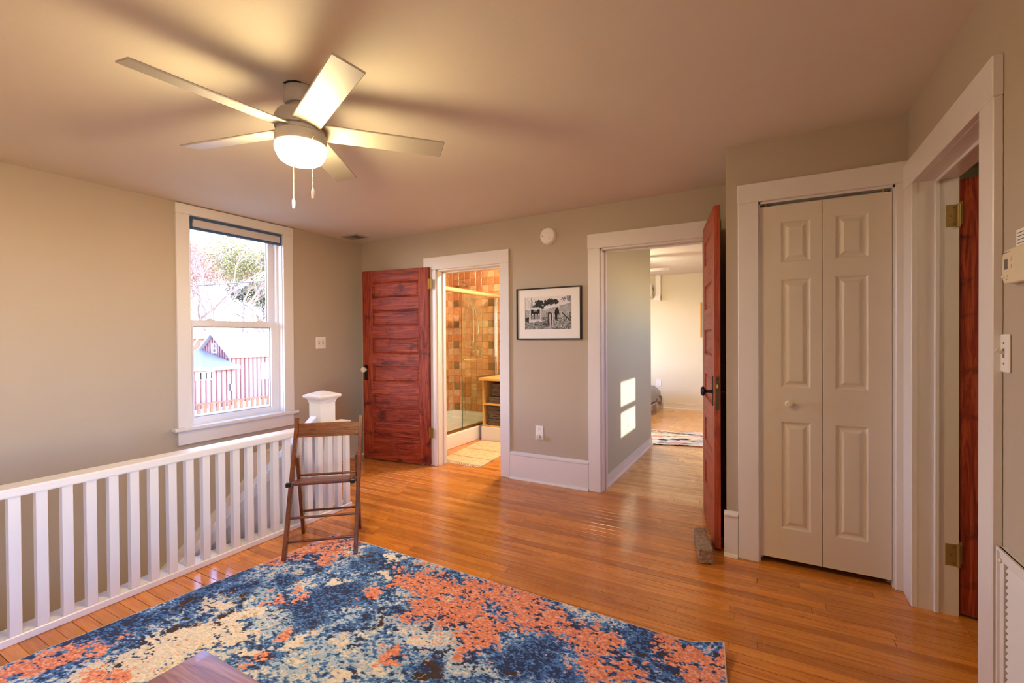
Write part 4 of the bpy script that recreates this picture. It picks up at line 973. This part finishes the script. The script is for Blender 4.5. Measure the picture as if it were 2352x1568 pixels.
th = root('thermostat', (XR, 1.76, 1.46), 'beige wall thermostat with a small grey display', 'thermostat')
obj('housing', B().prism([(1.826, 1.462), (1.822, 1.494), (1.812, 1.506), (1.68, 1.508), (1.68, 1.410), (1.812, 1.412), (1.821, 1.424)], 0, XR-.026, XR, .003), m_ivory, th)
obj('display', B().box(XR-.0268, XR-.025, 1.789, 1.807, 1.452, 1.480), m_grey, th, label='small grey display')
for z in (1.478, 1.458): obj('button', B().lathe([(0, 0), (.0055, 0), (.005, .002), (0, .0025)], (XR-.0258, 1.768, z), (-1, 0, 0), 16), m_ivory, th)
for y in (1.812, 1.79): obj('slider', B().box(XR-.030, XR-.025, y-.005, y+.005, 1.430, 1.435, .001), m_plate, th)
obj('lettering', B().box(XR-.0264, XR-.0258, 1.775, 1.815, 1.4975, 1.4995).box(XR-.0264, XR-.0258, 1.783, 1.80, 1.4235, 1.4245), m_grey, th)
nt = root('paper_note', (XR, 1.75, 1.53), 'white paper note with printed lines above the thermostat', 'note')
obj('sheet', B().box(XR-.003, XR-.001, 1.70, 1.806, 1.495, 1.560), m_mat_white, nt)
pl = B()
for i in range(5): pl.box(XR-.0034, XR-.0029, 1.705, 1.797-(0 if i else -.004), 1.549-.0095*i, 1.5515-.0095*i)
obj('printed_lines', pl, m_grey, nt)

vg = root('return_air_grille', (XR, 1.57, .36), 'large white louvred return air grille low on the thermostat wall', 'vent')
obj('frame', B().slab(1.24, 1.872, .085, .648, [(1.275, 1.838, .118, .612)], XR-.016, XR, 0), m_trim, vg)
obj('lip', B().slab(1.24, 1.872, .085, .648, [(1.248, 1.864, .093, .640)], XR-.022, XR-.012, 0), m_trim, vg)
obj('duct', B().box(XR-.003, XR-.001, 1.27, 1.845, .11, .62), m_void, vg)
for k in range(26):
    z = .122+.0189*k
    obj('louvre', B().box(-.0100, .0100, 1.272, 1.831, -.0009, .0009).xf(Matrix.Translation((XR-.0095, 0, z+.006)) @ Matrix.Rotation(math.radians(-62), 4, 'Y')), m_trim, vg)
obj('knob', B().lathe([(0, 0), (.006, 0), (.0065, .004), (.004, .007), (0, .007)], (XR-.016, 1.855, .612), (-1, 0, 0), 16), m_ivory, vg, smooth=True)

cv = root('ceiling_vent', (-3.70, 3.36, 2.316), 'small ceiling register by the corner above the red door', 'vent')
zc = 2.3165
obj('frame', B().slab(-3.825, -3.59, 3.275, 3.445, [(-3.80, -3.615, 3.30, 3.42)], zc-.006, zc+.004, 2), m_fan, cv)
for k in range(9): obj('vane', B().box(-.0085, .0085, 3.30, 3.42, -.0008, .0008).xf(Matrix.Translation((-3.79+.02*k, 0, zc-.002)) @ Matrix.Rotation(math.radians(40 if k < 4 else -40), 4, 'Y')), m_fan if k < 4 else m_grey, cv)
obj('duct', B().box(-3.80, -3.615, 3.30, 3.42, zc+.001, zc+.004), m_grey, cv)

# ------------------------------------------------------------------ bedroom
bd = root('bed', (-2.4, 7.2, 0), 'white framed bed seen past the bedroom partition', 'bed')
obj('side_rail', B().box(-1.70, -1.665, 6.2, 8.12, .13, .205, .004), m_trim, bd)
obj('foot_rail', B().box(-3.0, -1.665, 8.085, 8.12, .13, .205, .004), m_trim, bd)
for y in (6.22, 8.06): obj('leg', B().box(-1.715, -1.655, y, y+.06, 0, .22, .004), m_trim, bd)
obj('mattress', B().box(-3.0, -1.70, 6.2, 8.09, .205, .42, .03, 2), m_mat_white, bd)
bk = root('grey_blanket', (-1.7, 7.4, .42), 'grey blanket hanging in a point over the bed corner', 'blanket')
b = bmesh.new(); rows = []
for i in range(13):
    y = 6.3+i*.155; e = max(0, (y-7.3)/.86); rows.append([b.verts.new(p) for p in ((-2.6, y, .428), (-1.72, y, .430), (-1.665, y+.05*e, .405-.03*e), (-1.640-.02*math.sin(i*1.9), y+.10*e, .30-.02*math.sin(i)), (-1.625+.02*math.cos(i*2.3), y+.20*e, .215-.02*math.sin(i*1.4)-.05*e))])
for A, C in zip(rows, rows[1:]):
    for k in range(4): b.faces.new((A[k], A[k+1], C[k+1], C[k]))
x = B(); x.bm.free(); x.bm = b; bmesh.ops.solidify(b, geom=b.faces[:], thickness=.012)
obj('cloth', x, m_blanket, bk, smooth=True)
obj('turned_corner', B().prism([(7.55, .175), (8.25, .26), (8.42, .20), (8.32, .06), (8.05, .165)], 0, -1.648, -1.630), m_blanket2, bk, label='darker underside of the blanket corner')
ac = root('air_conditioner', (-2.1, 8.4, 2.05), 'white wall air conditioner head in the bedroom', 'air conditioner')
obj('housing', B().box(-2.55, -1.768, 8.25, 8.45, 1.955, 2.20, .03, 3), m_plate, ac, smooth=True)
obj('flap', B().box(-2.5, -1.80, 8.245, 8.26, 1.965, 2.0, .004), m_plate, ac)
obj('side_vents', B().box(-1.769, -1.765, 8.30, 8.33, 2.10, 2.16).box(-1.769, -1.765, 8.35, 8.38, 2.08, 2.14).box(-1.769, -1.765, 8.30, 8.33, 2.02, 2.05), m_grey, ac)
lc = root('line_cover', (-1.69, 8.45, 2.1), 'white pipe cover running up beside the air conditioner', 'pipe cover')
obj('channel', B().box(-1.735, -1.645, 8.385, 8.45, 1.93, 2.36, .006), m_plate, lc)
obj('elbow', B().prism([(-1.764, 1.91), (-1.645, 1.91), (-1.645, 2.0), (-1.735, 2.0), (-1.75, 1.965), (-1.764, 1.955)], 1, 8.38, 8.45, .004), m_plate, lc)
ceiling_fan('ceiling_fan', 'white ceiling fan partly hidden in the bedroom beyond the partition', -1.74, 6.35, 2.36, 2.17, 5, m_lamp_bed, chains=False)
pb = root('canvas_picture', (-.9, 8.45, 1.5), 'tan picture edge on the far bedroom wall beside the open door', 'picture')
obj('frame', B().slab(-1.0, -.5, 1.25, 1.85, [(-.98, -.52, 1.27, 1.83)], 8.42, 8.45, 1), m_birch, pb)
obj('canvas', B().box(-.985, -.515, 8.43, 8.448, 1.265, 1.835), m_wall2, pb)
hh, ww = 90, 150
U, V_ = np.meshgrid(np.linspace(0, 1, ww), np.linspace(0, 1, hh))
a_, b_, c_, d_ = np.array([-1.30, 5.51]), np.array([.35, 5.86]), np.array([.22, 6.62]), np.array([-1.50, 6.33])
XY = (a_*(1-U[..., None])+b_*U[..., None])*(1-V_[..., None])+(d_*(1-U[..., None])+c_*U[..., None])*V_[..., None]
n1 = fbm((hh, ww), (14, 7), 31, 4); n2 = fbm((hh, ww), (16, 8), 32, 4); n3 = fbm((hh, ww), (60, 60), 33, 2); n4 = fbm((hh, ww), (15, 6), 35, 3)
rgb = np.zeros((hh, ww, 3)); rgb[:] = L3(232, 228, 222); rgb[n4 > .58] = L3(196, 192, 188); rgb[n1 > .63] = L3(58, 64, 92); rgb[n2 > .63] = L3(222, 150, 134); rgb[(n2 < .32)] = L3(222, 190, 148); rgb[n1 < .29] = L3(60, 58, 68)
rgb *= (.75+.5*n3[..., None])
grid_mesh('runner_rug', np.dstack([XY, .010+.006*n3]), np.clip(rgb, 0, 1), m_rug, .010, label='shaggy cream runner rug with navy and coral flecks on the bedroom floor', cat='rug')

# ------------------------------------------------------------------ outside
m_ground = plain('dry_winter_grass', srgb(150, 138, 110), .95, vary=.2)
m_barn = NT('weathered_red_boards'); n = m_barn.noise(m_barn.scale(m_barn.pos(), (3, 3, .5)), 2.2, 5, .6)
m_barn.col(m_barn.ramp(n.outputs[0], [(.3, srgb(120, 84, 82)), (.6, srgb(140, 104, 100)), (.75, srgb(154, 122, 116))])); m_barn = m_barn.set(.8)
m_batten = plain('dark_red_batten', srgb(92, 52, 48), .8, vary=.2)
m_tin = plain('pale_tin_roof', srgb(168, 172, 182), .45, vary=.06); m_brick = plain('orange_brick', srgb(150, 84, 60), .9, vary=.15)
m_fence = plain('tan_fence_wood', srgb(112, 70, 38), .8, vary=.15); m_bark = plain('pale_bark', srgb(118, 102, 94), .9, vary=.15)
m_leafy = plain('yellow_green_leaves', srgb(112, 110, 62), .8, vary=.25); m_leafr = plain('russet_leaves', srgb(140, 104, 88), .8, vary=.25); m_leafd = plain('evergreen_needles', srgb(72, 80, 64), .8, vary=.25)
b = B()
bm = b.bm; gx = [-4.3, -20, -40, -60, -90, -200]; gz = [-3.3, -3.9, -4.5, -4.6, -2.0, 8.0]; prev = None
for x, z in zip(gx, gz):
    row = [bm.verts.new((x, y, z)) for y in (-60, 0, 40, 120)]
    if prev:
        for k in range(3): bm.faces.new((prev[k], row[k], row[k+1], prev[k+1]))
    prev = row
bmesh.ops.recalc_face_normals(bm, faces=bm.faces[:])
struct('ground', b, m_ground, label='dry winter grass rising to a hillside beyond the barns', cat='ground')
br = root('barn', (-45.5, 30, -4.5), 'weathered red barn with a pale gabled roof', 'barn')
obj('wall', B().box(-48, -43, 24.3, 38, -4.6, 0).prism([(-48, -.01), (-43, -.01), (-45.5, 1.75)], 1, 24.3, 38), m_barn, br)
for s_ in (-1, 1):
    obj('roof', B().prism([(-45.5, 1.78), (-45.5, 1.95), (-45.5+s_*3.0, -.22), (-45.5+s_*3.0, -.37)], 1, 23.9, 38.4), m_tin, br)
obj('eave_shade_strip', B().box(-43.02, -42.6, 23.9, 38.4, -.42, -.30), m_grey, br)  # dark strip standing in for the shadow line under the eave
bt = B()
for k in range(34): bt.box(-43.0, -42.95, 24.4+.4*k, 24.48+.4*k, -4.5, -.1)
for k in range(12): bt.box(-47.9+.4*k, -47.83+.4*k, 24.25, 24.3, -4.5, max(.0, 1.72*(1-abs(-47.86+.4*k+45.5)/2.5)))
obj('batten', bt, m_batten, br, kind='stuff')
wf = obj('window', B().slab(-45.9, -45.1, .0, .9, [(-45.82, -45.18, .06, .42), (-45.82, -45.18, .48, .84)], 24.22, 24.3, 1), m_trim, br, label='small white gable window')
obj('pane', B().box(-45.85, -45.15, 24.27, 24.29, .03, .87), m_grey, wf)
obj('downpipe', B().cyl((-42.9, 24.25, -.3), (-42.9, 24.25, -1.6), .05), m_trim, br)
obj('sign_board', B().box(-42.93, -42.9, 27.2, 28.5, -2.6, -1.0), m_tin, br)
sd_ = root('shed', (-42.5, 20, -4.5), 'low red shed with a tin roof in front of the barn', 'shed')
obj('wall', B().box(-46.5, -41.2, 14, 23.7, -4.6, -1.2), m_barn, sd_)
obj('roof', B().prism([(-40.7, -1.22), (-40.7, -1.05), (-46.8, .35), (-46.8, .18)], 1, 13.6, 23.85), plain('shaded_metal_roof', srgb(96, 96, 104), .5, vary=.2), sd_)  # shade lying on the shed roof is put into its dark bluish colour
obj('fascia', B().box(-40.72, -40.66, 13.6, 23.85, -1.30, -1.04), m_trim, sd_)
obj('soffit', B().box(-41.2, -40.72, 13.6, 23.85, -1.34, -1.26), m_batten, sd_)
bt = B()
for k in range(23): bt.box(-41.2, -41.15, 14.1+.42*k, 14.18+.42*k, -4.5, -1.25)
obj('batten', bt, m_batten, sd_, kind='stuff')
wf = obj('window', B().slab(20.4, 21.9, -2.1, -1.4, [(20.45, 21.1, -2.05, -1.45), (21.2, 21.85, -2.05, -1.45)], -41.2, -41.1, 0), m_trim, sd_, label='white shed window')
obj('pane', B().box(-41.17, -41.15, 20.42, 21.88, -2.08, -1.42), m_grey, wf)
obj('meter_box', B().box(-41.2, -41.0, 23.2, 23.5, -3.2, -2.6), m_grey, sd_)
ho = root('brick_house', (-62, 31, -4), 'orange brick house behind the barn roof', 'house')
obj('wall', B().box(-66, -62, 27, 33.2, -4.6, 1.5), m_brick, ho)
obj('roof', B().prism([(-61.6, 1.4), (-64, 2.9), (-66.4, 1.4)], 1, 26.6, 33.6), m_tin, ho)
wf = obj('window', B().slab(31.4, 32.6, -.2, 1.0, [(31.45, 31.95, -.15, .95), (32.05, 32.55, -.15, .95)], -62, -61.9, 0), m_trim, ho)
obj('pane', B().box(-61.97, -61.95, 31.42, 32.58, -.18, .98), m_grey, wf)
fe = root('yard_fence', (-39, 20, -4.5), 'tan wooden yard fence in front of the shed', 'fence')
fx = -38.5
for k in range(26):
    y = 15+.47*k; obj('picket', B().box(fx, fx+.05, y, y+.20, -4.5, -3.75), m_fence, fe)
obj('rail', B().box(fx-.05, fx+.10, 14.8, 27.4, -3.78, -3.68), m_fence, fe)
def tree(name, label, base, H, seed, leaf=None, nleaf=0, lsize=.25, spread=.75, leafz=(.3, 1.0), wide=.3):
    R_ = random.Random(seed); t = root(name, base, label, 'tree', group=None); b = B(); tips = []
    def grow(p, d, L, r, lv):
        q = p+d*L; m_ = p+d*L*.5+Vector((R_.uniform(-1, 1), R_.uniform(-1, 1), 0))*L*.06
        b.tube([p, m_, q], [r, r*.8, r*.62], 5 if lv < 2 else 3); tips.append(q); tips.append(m_)
        if lv == 5: return
        for _ in range(3 if lv < 4 else 2):
            a = R_.uniform(0, 2*PI); e = Vector((math.cos(a), math.sin(a), R_.uniform(.0, .8))).normalized()
            grow(q, (d*(1-spread*.62)+e*spread).normalized(), L*R_.uniform(.6, .82), r*.58, lv+1)
    grow(Vector(base), Vector((0, 0, 1)), H*.26, H*.0125, 0)
    obj('trunk', b, m_bark, t)
    if leaf:
        bm = bmesh.new(); tp = [q for q in tips if leafz[0]*H < q.z-base[2]]
        for _ in range(nleaf):
            c = R_.choice(tp)+Vector((R_.gauss(0, 1), R_.gauss(0, 1), R_.gauss(0, 1)))*H*.03
            u = Vector((R_.gauss(0, 1), R_.gauss(0, 1), R_.gauss(0, 1))).normalized()*lsize; v = u.orthogonal().normalized()*lsize*.7
            bm.faces.new([bm.verts.new(c+k) for k in (u, v, -u, -v)])
        x = B(); x.bm.free(); x.bm = bm; obj('foliage', x, leaf, t, kind='stuff')
    return t
tree('bare_tree', 'bare pale branched tree nearest the barn ridge', (-54, 26.2, -4.4), 17, 1)
tree('bare_tree', 'bare tree with a few russet leaves at the edge of the window', (-72, 36.5, -3.6), 30, 2, m_leafr, 700, .14)
tree('leafy_tree', 'yellow green leafy tree showing in the upper sash', (-84, 50, -2.6), 33, 3, m_leafy, 5500, .22)
tree('bare_tree', 'bare tree standing in front of the yellow green one', (-60, 39.5, -4.4), 21, 4)
tree('evergreen_tree', 'dark evergreen tree low behind the bare branches', (-118, 74, -1.0), 22, 5, m_leafd, 7000, .30, leafz=(.1, 1))
tree('leafy_tree', 'thin russet tree left behind the barn', (-108, 49, -1.4), 30, 6, m_leafr, 2500, .2)
for i, (x, y, h_) in enumerate(((-122, 63, 34), (-150, 80, 40), (-172, 110, 46))):
    w_ = ('left of', 'behind', 'right of')[i]
    tree('hillside_tree', 'hazy grey russet tree on the hillside, %s the yellow green one' % w_, (x, y, 0), h_, 20+i, (m_leafr, m_leafy, m_leafr)[i], 5000, .26, leafz=(.05, 1))
tree('bare_tree', 'wide bare tree low behind the barn roof', (-53, 33.0, -4.4), 12, 9)
pts = [(-20, 6+.6*i, 3.43+.0*i+.16*(6+.6*i-9.9)/3*3+.012*((i-8)**2)*.1) for i in range(18)]
tag(obj('power_line', B().tube(pts, .028, 5), m_black), 'thin dark power line crossing the upper sash view', 'cable')
